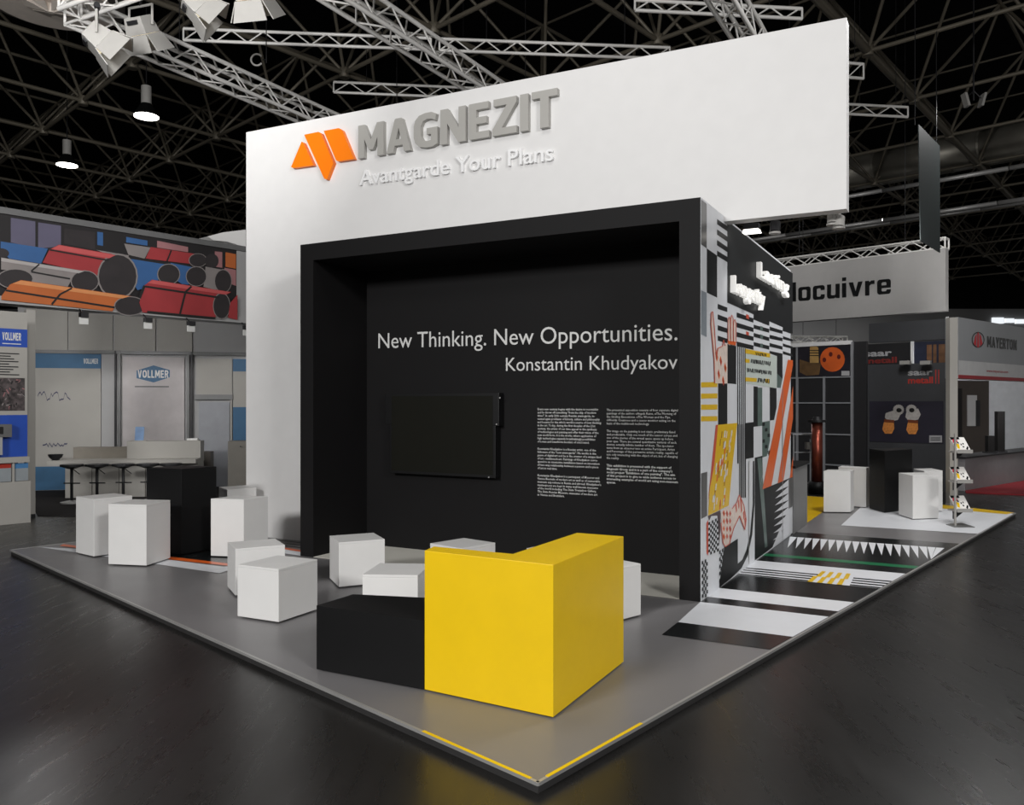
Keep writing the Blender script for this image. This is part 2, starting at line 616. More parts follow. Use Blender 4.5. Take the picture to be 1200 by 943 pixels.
# raised company name
sg = thing('company_name_sign', PF.pt(*on(PF, 421, 186)), 'large raised grey company name letters on the white fascia', 'sign')
x0, z0 = on(PF, 421, 186.5, .03)
x1, z1 = on(PF, 654, 147.5, .03)
_, zt = on(PF, 421, 147, .03)
GLY = {
    'M': (.95, [[(0, 0), (0, 1), (.25, 1), (.475, .52), (.70, 1), (.95, 1), (.95, 0), (.72, 0), (.72, .56), (.56, .22), (.39, .22), (.23, .56), (.23, 0)]]),
    'A': (.88, [[(0, 0), (.3, .97), (.34, 1), (.44, 1), (.44, .72), (.35, .38), (.44, .38), (.44, .2), (.30, .2), (.245, 0)], [(.88, 0), (.58, .97), (.54, 1), (.44, 1), (.44, .72), (.53, .38), (.44, .38), (.44, .2), (.58, .2), (.635, 0)]]),
    'G': (.82, [[(.78, .93), (.62, 1), (.40, 1), (.18, .95), (.05, .82), (0, .66), (0, .34), (.05, .18), (.18, .05), (.40, 0), (.66, 0), (.82, .07), (.82, .55), (.45, .55), (.45, .37), (.6, .37), (.6, .19), (.45, .18), (.32, .23), (.25, .36), (.25, .64), (.32, .77), (.46, .82), (.6, .81), (.74, .75)]]),
    'N': (.84, [[(0, 0), (0, 1), (.25, 1), (.61, .42), (.61, 1), (.84, 1), (.84, 0), (.59, 0), (.23, .58), (.23, 0)]]),
    'E': (.66, [[(0, .03), (0, .97), (.03, 1), (.64, 1), (.64, .81), (.25, .81), (.25, .6), (.58, .6), (.58, .41), (.25, .41), (.25, .19), (.66, .19), (.66, 0), (.03, 0)]]),
    'Z': (.76, [[(0, 0), (0, .17), (.45, .81), (.04, .81), (.04, 1), (.75, 1), (.75, .84), (.30, .19), (.76, .19), (.76, 0)]]),
    'I': (.25, [[(0, 0), (0, 1), (.25, 1), (.25, 0)]]),
    'T': (.76, [[(.255, 0), (.255, .81), (0, .81), (0, 1), (.76, 1), (.76, .81), (.505, .81), (.505, 0)]]),
    'V': (.8, [[(.27, 0), (0, 1), (.24, 1), (.4, .36), (.56, 1), (.8, 1), (.53, 0)]]),
    'O': (.84, [[(.42, 0), (.18, .04), (.04, .18), (0, .36), (0, .64), (.04, .82), (.18, .96), (.42, 1), (.42, .81), (.3, .77), (.24, .64), (.24, .36), (.3, .23), (.42, .19)], [(.42, 0), (.66, .04), (.80, .18), (.84, .36), (.84, .64), (.80, .82), (.66, .96), (.42, 1), (.42, .81), (.54, .77), (.60, .64), (.60, .36), (.54, .23), (.42, .19)]]),
    'L': (.6, [[(0, 0), (0, 1), (.24, 1), (.24, .19), (.6, .19), (.6, 0)]]),
    'R': (.76, [[(0, 0), (0, 1), (.24, 1), (.24, 0)], [(.24, 1), (.5, 1), (.68, .92), (.74, .74), (.7, .55), (.58, .45), (.76, 0), (.5, 0), (.36, .4), (.24, .4), (.24, .58), (.42, .58), (.5, .64), (.5, .75), (.42, .81), (.24, .81)]]),
    'Y': (.8, [[(.28, 0), (.28, .4), (0, 1), (.25, 1), (.4, .62), (.55, 1), (.8, 1), (.52, .4), (.52, 0)]]),
    'l': (.2, [[(0, 0), (0, 1), (.2, 1), (.2, 0)]]),
    'o': (.64, [[(.32, 0), (.1, 0), (.03, .04), (0, .12), (0, .6), (.03, .68), (.1, .72), (.32, .72), (.32, .57), (.24, .57), (.2, .53), (.2, .19), (.24, .15), (.32, .15)], [(.32, 0), (.54, 0), (.61, .04), (.64, .12), (.64, .6), (.61, .68), (.54, .72), (.32, .72), (.32, .57), (.40, .57), (.44, .53), (.44, .19), (.40, .15), (.32, .15)]]),
    'c': (.6, [[(.1, 0), (.03, .04), (0, .12), (0, .6), (.03, .68), (.1, .72), (.5, .72), (.57, .68), (.6, .6), (.6, .47), (.4, .47), (.4, .54), (.36, .57), (.24, .57), (.2, .53), (.2, .19), (.24, .15), (.36, .15), (.4, .18), (.4, .25), (.6, .25), (.6, .12), (.57, .04), (.5, 0)]]),
    'u': (.62, [[(.1, 0), (.03, .04), (0, .12), (0, .72), (.2, .72), (.2, .2), (.24, .16), (.38, .16), (.42, .2), (.42, .72), (.62, .72), (.62, 0), (.43, 0), (.43, .05), (.36, 0)]]),
    'i': (.2, [[(0, 0), (0, .72), (.2, .72), (.2, 0)], [(0, .82), (0, 1), (.2, 1), (.2, .82)]]),
    'v': (.66, [[(.22, 0), (0, .72), (.21, .72), (.33, .26), (.45, .72), (.66, .72), (.44, 0)]]),
    'r': (.44, [[(0, 0), (0, .72), (.19, .72), (.19, .64), (.27, .72), (.44, .72), (.44, .54), (.28, .54), (.2, .46), (.2, 0)]]),
    'e': (.62, [[(.1, 0), (.03, .04), (0, .12), (0, .6), (.03, .68), (.1, .72), (.31, .72), (.31, .58), (.24, .58), (.2, .54), (.2, .43), (.31, .43), (.31, .3), (.2, .3), (.2, .18), (.24, .14), (.31, .14), (.31, 0)], [(.31, 0), (.52, 0), (.59, .04), (.62, .12), (.62, .22), (.43, .22), (.43, .18), (.39, .14), (.31, .14)], [(.31, .72), (.52, .72), (.59, .68), (.62, .6), (.62, .3), (.31, .3), (.31, .43), (.42, .43), (.42, .54), (.38, .58), (.31, .58)]])}


def block_word(plane, word, x0, x1, z, z1, hgt, depth, m, parent, gap=.1, off=0.0):
    tot = sum(GLY[c][0] for c in word) + gap * (len(word) - 1)
    k = (x1 - x0) / tot
    x = 0
    for c in word:
        mb = MB()
        for pg in GLY[c][1]:
            pts = [plane.pt(x0 + (x + a_) * k, z + (z1 - z) * (x + a_) / tot + b_ * hgt, off + depth) for a_, b_ in pg]
            mb.slab(pts, -plane.n * depth)
        mk('letter', mb, m, parent)
        x += GLY[c][0] + gap


block_word(PF, 'MAGNEZIT', x0, x1, z0, z1, zt - z0 - .01, .05, M_grey_letter, sg)
tg = thing('tagline_sign', PF.pt(*on(PF, 421, 217)), 'small raised white tagline letters below the grey company name', 'sign')
x0, z0 = on(PF, 421, 217, .03)
x1, z1 = on(PF, 648, 187.5, .03)
_, zt = on(PF, 423, 199.5, .03)
text_on(PF, 'Avantgarde Your Plans', x0, x1, z0, zt - z0, mat('white_letter_lacquer', (242, 242, 242), .4, var=.01), tg, 'letter', bold=.004, depth=.03, letters=True, res=3, off=0, z1=z1)
em = thing('logo_emblem', PF.pt(*on(PF, 383, 210)), 'raised orange angular emblem on the white fascia', 'emblem')
for px in ([(353.4, 165.9), (355.5, 167), (367.6, 193.6), (343.5, 196.9), (341, 195.6)],
           [(356.3, 157.8), (373, 154.4), (376, 155.8), (390.8, 190.7), (383.2, 210.2), (379.8, 209.3)],
           [(379.2, 153.3), (397, 150), (400.8, 152.4), (415, 186.3), (396, 189), (393.6, 187.6)]):
    pts = [PF.hit(u, v, .05) for u, v in px]
    mk('emblem_blade', MB().slab(pts, -PF.n * .05), M_orange, em)

# ------------------------------------------------------------------ booth: black open box
FWd = .175
sb = .86
tL = -(P2 - P1).length
rec = thing('black_display_box', B(tL / 2, .4), 'matte black open-fronted display niche built out from the white wall', 'display box')
mk('side_wall', MB().prism([B(tL, 0), B(tL + FWd, 0), B(tL + FWd, sb), B(tL, sb)], 0, ZT - FWd), M_blackwall, rec)
mk('lintel', MB().prism([B(tL, 0), B(-.012, 0), B(-.012, sb), B(tL, sb)], ZT - FWd, ZT), M_blackwall, rec)
mk('end_post', MB().prism([B(-FWd, 0), B(-.012, 0), B(-.012, sb), B(-FWd, sb)], 0, ZT - FWd), M_blackwall, rec)
bw = mk('back_panel', MB().prism([B(tL, sb), B(-.012, sb), B(-.012, sb + .1), B(tL, sb + .1)], 0, ZT), M_blackwall, rec)
mk('niche_floor', MB().prism([B(tL + FWd, .005), B(-FWd, .005), B(-FWd, sb), B(tL + FWd, sb)], .0005, .004), M_recfloor, rec)
PB = Plane(B(0, sb), e_t)


def line(body, ul, ur, vl, vr, cap_px, name, m=P_text, bold=0.0, res=3, label=None, plane=PB, parent=None, spacing=1.0):
    xa, za = on(plane, ul, vl)
    xb, zb_ = on(plane, ur, vr)
    _, zc = on(plane, ul, vl - cap_px)
    o = text_on(plane, body, xa, xb, za, zc - za, m, parent, name, bold, res=res, z1=zb_, spacing=spacing)
    if label:
        o['label'] = label
    return o


for body, ul, ur, vl, vr, cpx, nm in (('New Thinking. New Opportunities.', 443.5, 794, 408, 398.5, 17.3, 'headline_letter'), ('Konstantin Khudyakov', 593, 794, 434.5, 432, 15.3, 'name_letter')):
    xa, za = on(PB, ul, vl)
    xb, zb_ = on(PB, ur, vr)
    _, zc = on(PB, ul, vl - cpx)
    text_on(PB, body, xa, xb, za, zc - za, P_text, rec, nm, 0.0, res=4, z1=zb_, letters=True)
PARA_L = [
    ['Every new century begins with the desire to reconsider', 'and to throw off something "from the ship of modern', 'times". In early 20th century Russian avant-garde, in-',
     'vented again problems of history, culture and philosophy', 'and became for the whole world a source of new thinking', 'in the art. Today, during the first decades of the 21st',
     'century, the artists of our time appeal to the synthesis', 'of technologies and painting and offer their vision of the', 'new world form. It is the works, where application of',
     'high technologies expands breathtakingly possibilities', "of a man and transforms borders of one's mind."],
    ['Konstantin Khudyakov is a Russian artist, one of the', 'followers of the "new avant-garde". He works in the', 'genre of digital-art and he is the creator of a unique kind',
     'of art - multitouch-art. Paintings of Khudyakov corre-', 'spond to an interactive installation based on innovation', 'of two-way relationship between a person and a piece', 'of art in real time.'],
    ['Konstantin Khudyakov is a participant of Moscow and', 'Venice Biennale of modern art as well as of numerable', "museum expositions in Russia and abroad. Khudyakov's",
     'masterpieces are kept in many well-known museums', 'of the world including The State Tretyakov Gallery,', 'The State Russian Museum, museums of modern art', 'in Vienna and Bratislava.']]
PARA_R = [
    ['The presented exposition consists of four separate digital', 'paintings of the author: «Angels Rain», «The Morning of', 'the Streltsy Execution», «The Woman and the Fly»,',
     '«Worlds Creation» and a sensor monitor acting on the', 'basis of the multitouch technology.'],
    ['The image on the painting is not static, preliminary fixed', 'and predictable. Only one touch of the sensor screen and', 'one of the stories of the virtual space opens up before',
     'your eyes. There are several quantitative variants of such', 'stories, actually infinite number of them. The spectator', 'turns from an observer into an active Participant, Artist',
     'and Personage of this persuasive artistic reality, capable of', 'not only interacting with the object of art, but of changing', 'the reality.'],
    ['This exhibition is presented with the support of', "Magnezit Group and it is a part of the company's", 'social project "Exhibition of one painting". The aim',
     'of this project is to give to wide audience access to', 'interesting examples of world art using non-museum', 'spaces.']]


def column(paras, u0, v0, u1, vlast, name, bolds):
    xa, za = on(PB, u0, v0)
    xb, _ = on(PB, u1, v0)
    _, ze = on(PB, u0, vlast)
    nline = sum(len(p) for p in paras) + (len(paras) - 1) * 1.25
    pitch = (za - ze) / (nline - 1)
    k = 0
    for p, bo in zip(paras, bolds):
        mb = MB()
        width = max(bbox(text_mesh(t, bo, 0, 1)[0])[1] for t in p)
        kx = (xb - xa) / width
        for t in p:
            vs, fs = text_mesh(t, bo, 0, 1)
            zz = za - pitch * k
            ky = pitch * .66 / cap_h()
            mb.add([PB.pt(xa + q.x * kx, zz + q.y * ky, .002) for q in vs], fs)
            k += 1
        k += 1.25
        o = mk(name, mb, P_text, rec)
        o['label'] = 'small white paragraph printed on the black back panel'


column(PARA_L, 630, 480.5, 704.5, 580.5, 'paragraph_lettering', (.006, .006, .006))
column(PARA_R, 711, 481.5, 794.5, 566, 'paragraph_lettering', (0, 0, .02))

# flat screen on the back panel
PS = Plane(B(0, sb - .11), e_t)
scr = thing('wall_screen', PS.pt(*on(PS, 515, 556)), 'dark flat screen switched off, mounted on the black back panel', 'screen')
M_scr = mat('screen_housing_black', (16, 16, 17), .35, var=.03)
M_glass = mat('screen_glass_dark', (26, 26, 22), .3, var=.03, spec=.2)
xl, zt_ = on(PS, 451.5, 461)
xl2, zb_ = on(PS, 456.5, 554)
xr, _ = on(PS, 584.5, 461)
xr2, _ = on(PS, 580.5, 556)
_, zm = on(PS, 456, 497)
bk = -PS.n * .105
mk('upper_housing', MB().slab([PS.pt(xl, zm), PS.pt(xr, zm), PS.pt(xr, zt_), PS.pt(xl, zt_)], bk), M_scr, scr, bevel=.004)
mk('lower_housing', MB().slab([PS.pt(xl2, zb_), PS.pt(xr2, zb_), PS.pt(xr2, zm), PS.pt(xl2, zm)], bk), M_scr, scr, bevel=.004)
mk('display_panel', MB().slab([PS.pt(xl2 + .03, zb_ + .03, .003), PS.pt(xr2 - .03, zb_ + .03, .003), PS.pt(xr2 - .03, zt_ - .03, .003), PS.pt(xl2 + .03, zt_ - .03, .003)], -PS.n * .003), M_glass, scr)
for u, v in ((594, 466), (590, 497), (581, 559)):
    p = PS.hit(u - 8, v)
    mk('screw', MB().tube(p, p + PS.n * .006, .008, 8), M_trim, scr)

# ------------------------------------------------------------------ booth: patterned right wall
PW = Plane(P2, e_s)
LW = (P3 - P2).length + .02
gw = thing('graphic_wall', B(0, LW / 2), 'side wall printed with checks, stripes and hands in black, white, orange and yellow', 'booth wall')
mk('wall_body', MB().slab([PW.pt(0, 0), PW.pt(LW, 0), PW.pt(LW, ZT - .05), PW.pt(0, ZT)], -PW.n * .17), M_blackwall, gw)
mk('print_ground', MB().slab([PW.pt(0, 0, .0015), PW.pt(LW, 0, .0015), PW.pt(LW, ZT - .05, .0015), PW.pt(0, ZT, .0015)], -PW.n * .0014), P_white, gw)


def wp(px, m, layer=1, name='printed_tile'):
    return mk(name, MB().poly([PW.hit(u, v) + PW.n * (.0015 + .0012 * layer) for u, v in px]), m, gw)


def bar(ul, ur, l0, l1, r0, r1, m, layer=1, name='printed_bar'):
    return wp([(ul, l0), (ur, r0), (ur, r1), (ul, l1)], m, layer, name)


ztop = lambda u: 232 + (u - 821) * .816
bar(821.2, 827.8, 233.5, 286.2, 239, 291, P_gray)
for l, r in ((256.5, 265), (268.7, 277.2), (281.1, 289.4), (293.6, 301)):
    bar(840, 852, l, l + 6.2, r, r + 6, P_wblack)
wp([(852, 258.5), (928.6, 320.5), (928.6, 391.5), (917, 387.6), (917, 383.3), (901.3, 376.4), (901.3, 381.7), (882.8, 374.3), (882.8, 368.2), (852, 354.5)], P_wblack, 1, 'black_field')
bar(821.2, 827.8, 340, 391.5, 343, 394.8, P_bluegray)
bar(828, 840, 291, 342.8, 299.5, 348.6, P_wblack)
for l, r in ((356, 360.3), (368.3, 372.5), (381, 384.7), (393.2, 396.9)):
    bar(840.8, 852, l, l + 5.9, r, r + 5.2, P_wblack)
for l, r in ((366, 373), (377.8, 384), (389, 394.4), (400, 404.8)):
    bar(863, 882.7, l, l + 5.6, r, r + 4.9, P_wblack)
for l, r in ((380.4, 385.3), (390, 395.2), (400.7, 405.2)):
    bar(883, 901.2, l, l + 4.5, r, r + 4.4, P_wblack)
    bar(890.5, 893.5, l + 1.5, l + 6.2, r - 2.6, r + 2, P_greygreen, 2)
for l, r in ((382.6, 387.3), (392.2, 395.9), (401.7, 405.8)):
    bar(901.6, 916.8, l, l + 4.4, r, r + 3.8, P_wblack)
for l, r in ((393.8, 397.5), (402.3, 406), (411.3, 415)):
    bar(917.2, 928.6, l, l + 3.4, r, r + 2.8, P_wblack)
wp([(901.6, 411), (916.8, 414.3), (916.8, 444), (910.3, 437.3), (910.3, 417), (901.6, 414)], P_wblack)
wp([(910.3, 437.3), (916.8, 444), (916.8, 454.5), (910.3, 454)], P_greygreen)
for u0, v0, v1 in ((874, 368, 372.8), (874, 388, 392)):
    bar(u0, u0 + 3.2, v0, v1, v0 + 1.3, v1 + 1.3, P_red, 2)
# text card
M_card = mat('print_pale_green', (212, 222, 214), .3, var=.02)
wp([(872.6, 413), (910, 417), (910, 455), (872.6, 449)], M_card, 1, 'text_card')
bar(872.8, 902, 408.6, 413.8, 414, 418.8, P_yellow, 2)
bar(873, 878, 420, 424.6, 421, 425.2, P_yellow, 2)
bar(873, 886.4, 442, 446.6, 443, 447.3, P_yellow, 2)
bar(897, 901.5, 443.6, 448.5, 444, 448.8, P_yellow, 2)
for row, (u0, u1, v0, dv) in enumerate(((885, 896, 412.6, 4), (879.5, 902, 420.6, 5.2), (875, 902, 431, 5.2), (887.5, 901, 442.6, 5.4))):
    u = u0
    while u < u1:
        wdt = random.uniform(.8, 1.7)
        d = (u - u0) * .13
        sh = random.uniform(-.5, .5)
        wp([(u + sh, v0 + d), (u + wdt + sh, v0 + d + .2), (u + wdt - sh, v0 + d + dv * random.uniform(.7, 1)), (u - sh, v0 + d + dv * random.uniform(.7, 1))], P_wblack, 3, 'printed_glyph')
        u += wdt + random.uniform(.5, 1.1)
# tiles
bar(852, 862.4, 403, 449, 405.4, 450, P_wblack)
bar(841.2, 852, 449, 497.6, 449.3, 497, P_wblack)
bar(872.4, 882.8, 495.6, 538, 494.4, 536, P_wblack)
bar(882.8, 887.6, 452.5, 500, 453, 499.4, P_wblack)
bar(901.8, 909.8, 453.6, 492.6, 454.4, 491.4, P_wblack)
for k in range(5):
    u = 863.6 + 2.15 * k
    bar(u, u + 1.05, 405.6 + .25 * (u - 863), 497, 405.9 + .25 * (u - 863), 497, P_wblack, 2, 'printed_line')
    bar(u, u + 1.5, 497, 543 + 40 * (k > 0), 497, 543 + 40 * (k > 0), P_gray if k % 2 else P_wblack, 2, 'printed_line')
for v0 in (447.8, 461, 474, 487.6):
    bar(821.2, 840.4, v0, v0 + 6, v0 - .2, v0 + 5.6, P_yellow)
bar(821.2, 828.4, 554.6, 608, 552.5, 604, P_gray)
# grey-green dashed columns
bar(887.6, 893, 454, 499.4, 454, 498.8, P_greygreen)
bar(893, 902, 494.4, 536, 492.8, 533, P_greygreen)
for k in range(6):
    bar(893 + 3 * (k % 3), 896 + 3 * (k % 3), 495 + 6.6 * k, 499 + 6.6 * k, 494.7 + 6.6 * k, 498.7 + 6.6 * k, P_wblack, 2)
# black lower field with the teeth and the orange bars
wp([(884.2, 536.2), (893, 534), (894, 573), (928.8, 558.5), (928.8, 592), (923.5, 596), (905, 641), (895.5, 648.3), (884.2, 656.4)], P_wblack, 1, 'black_field')
wp([(887, 537), (892, 536), (899, 640), (896, 642)], P_greygreen, 2)
wp([(923.6, 561), (928.8, 559), (928.8, 592), (923.6, 596.5)], P_gray, 2)
wp([(923.6, 597), (928.8, 592.5), (928.8, 623.5), (923, 628), (906, 640.6), (916, 629)], P_white, 2)
for k in range(8):
    v0 = 561.5 + 8.1 * k
    wp([(923.6, v0), (923.6, v0 + 8), (908 - .4 * k, v0 + 14.5)], P_white, 3, 'printed_tooth')
wp([(922.8, 421.4), (928.6, 422), (928.6, 428), (903.5, 569), (893, 573.2)], P_orange, 3, 'orange_bar')
wp([(928.8, 452), (928.8, 490), (917.7, 563.2), (911, 566.2)], P_orange, 3, 'orange_bar')
wp([(928.8, 534), (928.8, 558.6), (925, 560.2)], P_orange, 3, 'orange_bar')
wp([(916, 470), (922.5, 421.6), (921, 421.5), (897, 540), (890, 571)], P_white, 2)
# yellow sleeve
P_ochre = mat('print_ochre', (186, 132, 20), .4)
wp([(841, 497.6), (863.5, 495.4), (857.6, 547.7), (853.6, 592), (829.4, 604), (831, 574), (836.5, 545)], P_yellow, 2, 'yellow_sleeve')
wp([(838.4, 497.8), (841, 497.6), (836.5, 545), (831, 575), (829, 590), (834, 540)], P_red, 2)
for k in range(46):
    fy = random.random()
    u = 842 + random.uniform(0, 15) - 9 * fy
    v = 503 + 88 * fy
    wp([(u, v), (u + 1.3, v - .5), (u + .5, v + 7.4), (u - .8, v + 8)], random.choice((P_white, P_white, P_orange, P_skin, P_ochre)), 3, 'printed_dash')
# raised hand above
wp([(836.6, 449), (837, 420), (840, 407), (846, 405), (852, 402), (852, 449.3)], P_skin, 2, 'printed_hand')
wp([(836, 421), (832.2, 380), (832.6, 366), (834.2, 365), (836.2, 383), (838.6, 420), (838.5, 436), (836.8, 436)], P_skin, 3, 'printed_finger')
for u0, u1, v0 in ((852.2, 855, 371), (855.2, 858.4, 369), (858.6, 861.8, 374)):
    wp([(u0, v0 + 3), ((u0 + u1) / 2, v0), (u1, v0 + 4), (u1, 404.6), (u0, 403)], P_skin, 2, 'printed_finger')
    wp([(u0, v0 + 8), (u0 + .7, v0 + 5), (u0 + .9, 402), (u0 + .2, 402)], P_red, 3, 'printed_line')
wp([(852.4, 399), (861.8, 400.5), (861.8, 404.8), (852.4, 402.8)], P_orange, 3)
for k in range(11):
    u = 837.5 + (k * 5.3) % 13
    v = 409 + (k * 7.7) % 36
    wp([(u + 1, v), (u + 2.2, v + 5), (u + 1, v + 10), (u - .2, v + 5)], P_orange if k % 3 else P_red, 3, 'printed_diamond')
# lower hand
def outline(pts, wdt, m, layer, name='printed_outline'):
    mb = MB()
    for (u0, v0), (u1, v1) in zip(pts[:-1], pts[1:]):
        d = V((u1 - u0, v1 - v0, 0)).normalized()
        k = V((-d.y, d.x, 0)) * wdt / 2
        mb.poly([PW.hit(u, v) + PW.n * (.0015 + .0012 * layer) for u, v in ((u0 - k.x, v0 - k.y), (u1 - k.x, v1 - k.y), (u1 + k.x, v1 + k.y), (u0 + k.x, v0 + k.y))])
    return mk(name, mb, m, gw)


outline([(836.8, 449), (836, 421), (832.2, 380), (832.6, 366), (834.2, 365), (836.2, 383), (838.6, 420), (840.5, 408), (846, 405.4), (847, 398), (849, 405)], .8, P_red, 5)
outline([(852.2, 400), (852.4, 374), (853.6, 371), (855, 375), (855.2, 398), (855.6, 372), (856.8, 369), (858.4, 373), (858.6, 400), (858.8, 377), (860.2, 374), (861.8, 378), (861.8, 402)], .6, P_red, 5)
outline([(844, 612), (846.5, 636), (849, 640.5), (854, 637), (858.8, 619), (866, 604), (872, 620.5), (873.6, 609), (871, 592), (865.5, 579.5), (863, 588), (857, 596)], .9, P_red, 5)
hand = [(844, 600), (846.5, 636), (849, 640.5), (854, 637), (858.8, 619), (866, 604), (872, 620.5), (873.6, 609), (871, 592), (868.5, 586), (865.5, 579.5), (863, 588), (857, 596), (853, 592)]
wp(hand, P_skin, 3, 'printed_hand')
for k in range(17):
    u = 846 + (k * 3.7) % 11
    v = 597 + (k * 9.1) % 36
    wp([(u + 1.3, v), (u + 2.6, v + 3.6), (u + 1.3, v + 7.2), (u, v + 3.6)], P_red if k % 3 else P_orange, 4, 'printed_diamond')
for u, v in ((861, 592), (864, 587), (867, 592), (870, 600), (871.5, 608), (866.5, 584)):
    wp([(u, v), (u + 1.4, v - 2), (u + 2, v + 6), (u + .7, v + 9)], P_red, 4, 'printed_dash')
# small checks


def checks(px, nx, ny, name='printed_checks'):
    mb = MB()
    q = [V((u, v, 0)) for u, v in px]
    for i in range(nx):
        for j in range(ny):
            if (i + j) % 2:
                continue
            c = []
            for a_, b_ in ((i, j), (i + 1, j), (i + 1, j + 1), (i, j + 1)):
                x, y = a_ / nx, b_ / ny
                p = (q[0] * (1 - x) + q[1] * x) * (1 - y) + (q[3] * (1 - x) + q[2] * x) * y
                c.append(PW.hit(p.x, p.y) + PW.n * .0055)
            mb.add(c, [(0, 1, 2, 3)])
    return mk(name, mb, P_wblack, gw)


wp([(829, 604.5), (844, 597.5), (844, 620), (842, 646)], mat('print_brown_black', (70, 46, 48), .3), 1)
wp([(829.5, 612), (833, 604.5), (840, 604), (842.2, 640), (841.5, 646), (829.5, 651)], P_white, 2)
wp([(827.3, 613), (829.4, 609), (829.6, 651), (827.6, 648)], P_red, 2)
checks([(829.5, 612), (841, 606), (841.6, 645.5), (829.5, 650.5)], 6, 12)
checks([(821.8, 657.5), (828.6, 654), (829, 699), (822, 700)], 4, 11)
wp([(842.4, 645), (848.5, 641), (848, 679), (842.4, 687)], P_white, 1)
checks([(842.4, 645), (848.5, 641), (848, 679), (842.4, 687)], 4, 10)
wp([(848, 641), (864, 631), (864, 660.3), (869.5, 655.5), (874.5, 643.5), (878.6, 625.6), (881.8, 590), (882, 540), (883.4, 540), (883.6, 590), (881, 626), (876, 650), (868.5, 665.3), (856, 677.5), (842.6, 688.2), (842.6, 684)], P_wblack, 3, 'black_hook')
bar(876.6, 877.2, 540, 661, 540, 660.6, M_trim, 4, 'panel_joint')
bar(916.2, 916.8, 455, 632.5, 455, 632, M_trim, 4, 'panel_joint')

# lit words
for body, (ul, vl), (ur, vr), cap, lab in (('Lasting', (892, 326), (925.5, 343.5), 18, 'lit white raised word higher on the black top of the patterned wall'),
                                           ('Longevity', (862, 341), (897.5, 360), 20, 'lit white raised word lower on the black top of the patterned wall')):
    xa, za = on(PW, ul, vl, .06)
    xb, zb_ = on(PW, ur, vr, .06)
    zmean = (za + zb_) / 2
    _, zc = on(PW, ul, vl - cap, .06)
    tw = thing('lit_word_sign', PW.pt((xa + xb) / 2, zmean), lab, 'sign')
    text_on(PW, body, xa, xb, zmean, zc - za, M_letterglow, tw, 'letter', bold=.014, depth=.045, off=.012, letters=True)

# grey low counter past the end of the patterned wall
q0 = P3 + e_s * .12
gc = thing('grey_counter', q0, 'low grey counter with a black top at the far end of the patterned wall', 'counter')
mk('body', MB().prism([q0 - e_t * .18, q0 + e_t * .02, q0 + e_t * .02 + e_s * .95, q0 - e_t * .18 + e_s * .95], .0, .80), mat('counter_grey', (120, 120, 120), .4), gc)
mk('worktop', MB().prism([q0 - e_t * .2, q0 + e_t * .04, q0 + e_t * .04 + e_s * 1.0, q0 - e_t * .2 + e_s * 1.0], .80, .83), M_black, gc)

# ------------------------------------------------------------------ seats and tables


def cube(name, L, Fp, R, h, label, cat, m, group=None, slot=False, back3=None):
    """box standing on its left, front and right base corners"""
    f = G(*Fp) + UP * .006
    a_ = G(*L) + UP * .006 - f
    b_ = G(*R) + UP * .006 - f
    t = thing(name, f + (a_ + b_) / 2, label, cat, group)
    mk('body', MB().box(f + UP * .006, a_, b_, UP * (h - .026)), m, t, bevel=.003)
    i1, i2 = a_.normalized() * .012, b_.normalized() * .012
    mk('glide_base', MB().box(f + i1 + i2, a_ - i1 * 2, b_ - i2 * 2, UP * .006), M_darkmetal, t)
    mk('lid', MB().box(f + UP * (h - .02), a_, b_, UP * .02), m, t, bevel=.003)
    return t


def up(v, k):                             # top pixel row to base row
    return 472 + (v - 472) * k


WG = 'white cube stools around the booth'
cube('cube_stool', (89, 648.4), (110, 653.3), (155, 646.6), .60, 'tall white cube stool standing farthest left on the platform', 'stool', M_white, WG)
cube('cube_stool', (127, 662.2), (171.6, 664), (199.6, 655), .60, 'tall white cube stool in front of the black table at left', 'stool', M_white, WG)
cube('plinth_table', (172.7, 647), (212.5, 650.5), (253.6, 643.5), .90, 'tall black block table standing among white stools at left', 'table', M_black)
cube('cube_stool', (247, 652.4), (285.6, 653.8), (314, 648), .60, 'tall white cube stool right of the black table at left', 'stool', M_white, WG)
cube('cube_stool', (256.5, 630.5), (266.3, 635.6), (300.5, 631.6), .60, 'tall white cube stool farthest back, against the white wall', 'stool', M_white, WG)
cube('cube_stool', (266.5, 688.7), (275.8, 699.3), (334, 693), .39, 'low white cube stool half hidden behind the nearest left one', 'stool', M_white, WG)
cube('cube_stool', (278.3, 723.6), (326.4, 730.8), (372, 715.4), .39, 'low white cube stool nearest the camera left of the black bench', 'stool', M_white, WG)
cube('cube_stool', (386.3, 678.7), (397.2, 689.3), (451, 684), .39, 'low white cube stool before the left end of the black niche', 'stool', M_white, WG)
bb = G(445.3, up(660.7, 1.32)) - G(424.7, up(674.3, 1.32))
ff = G(489.6, up(675.3, 1.32))
rr = ff + bb


def pix(p):
    d = p - CAM
    return CX + F * d.x / d.y, CY - F * d.z / d.y


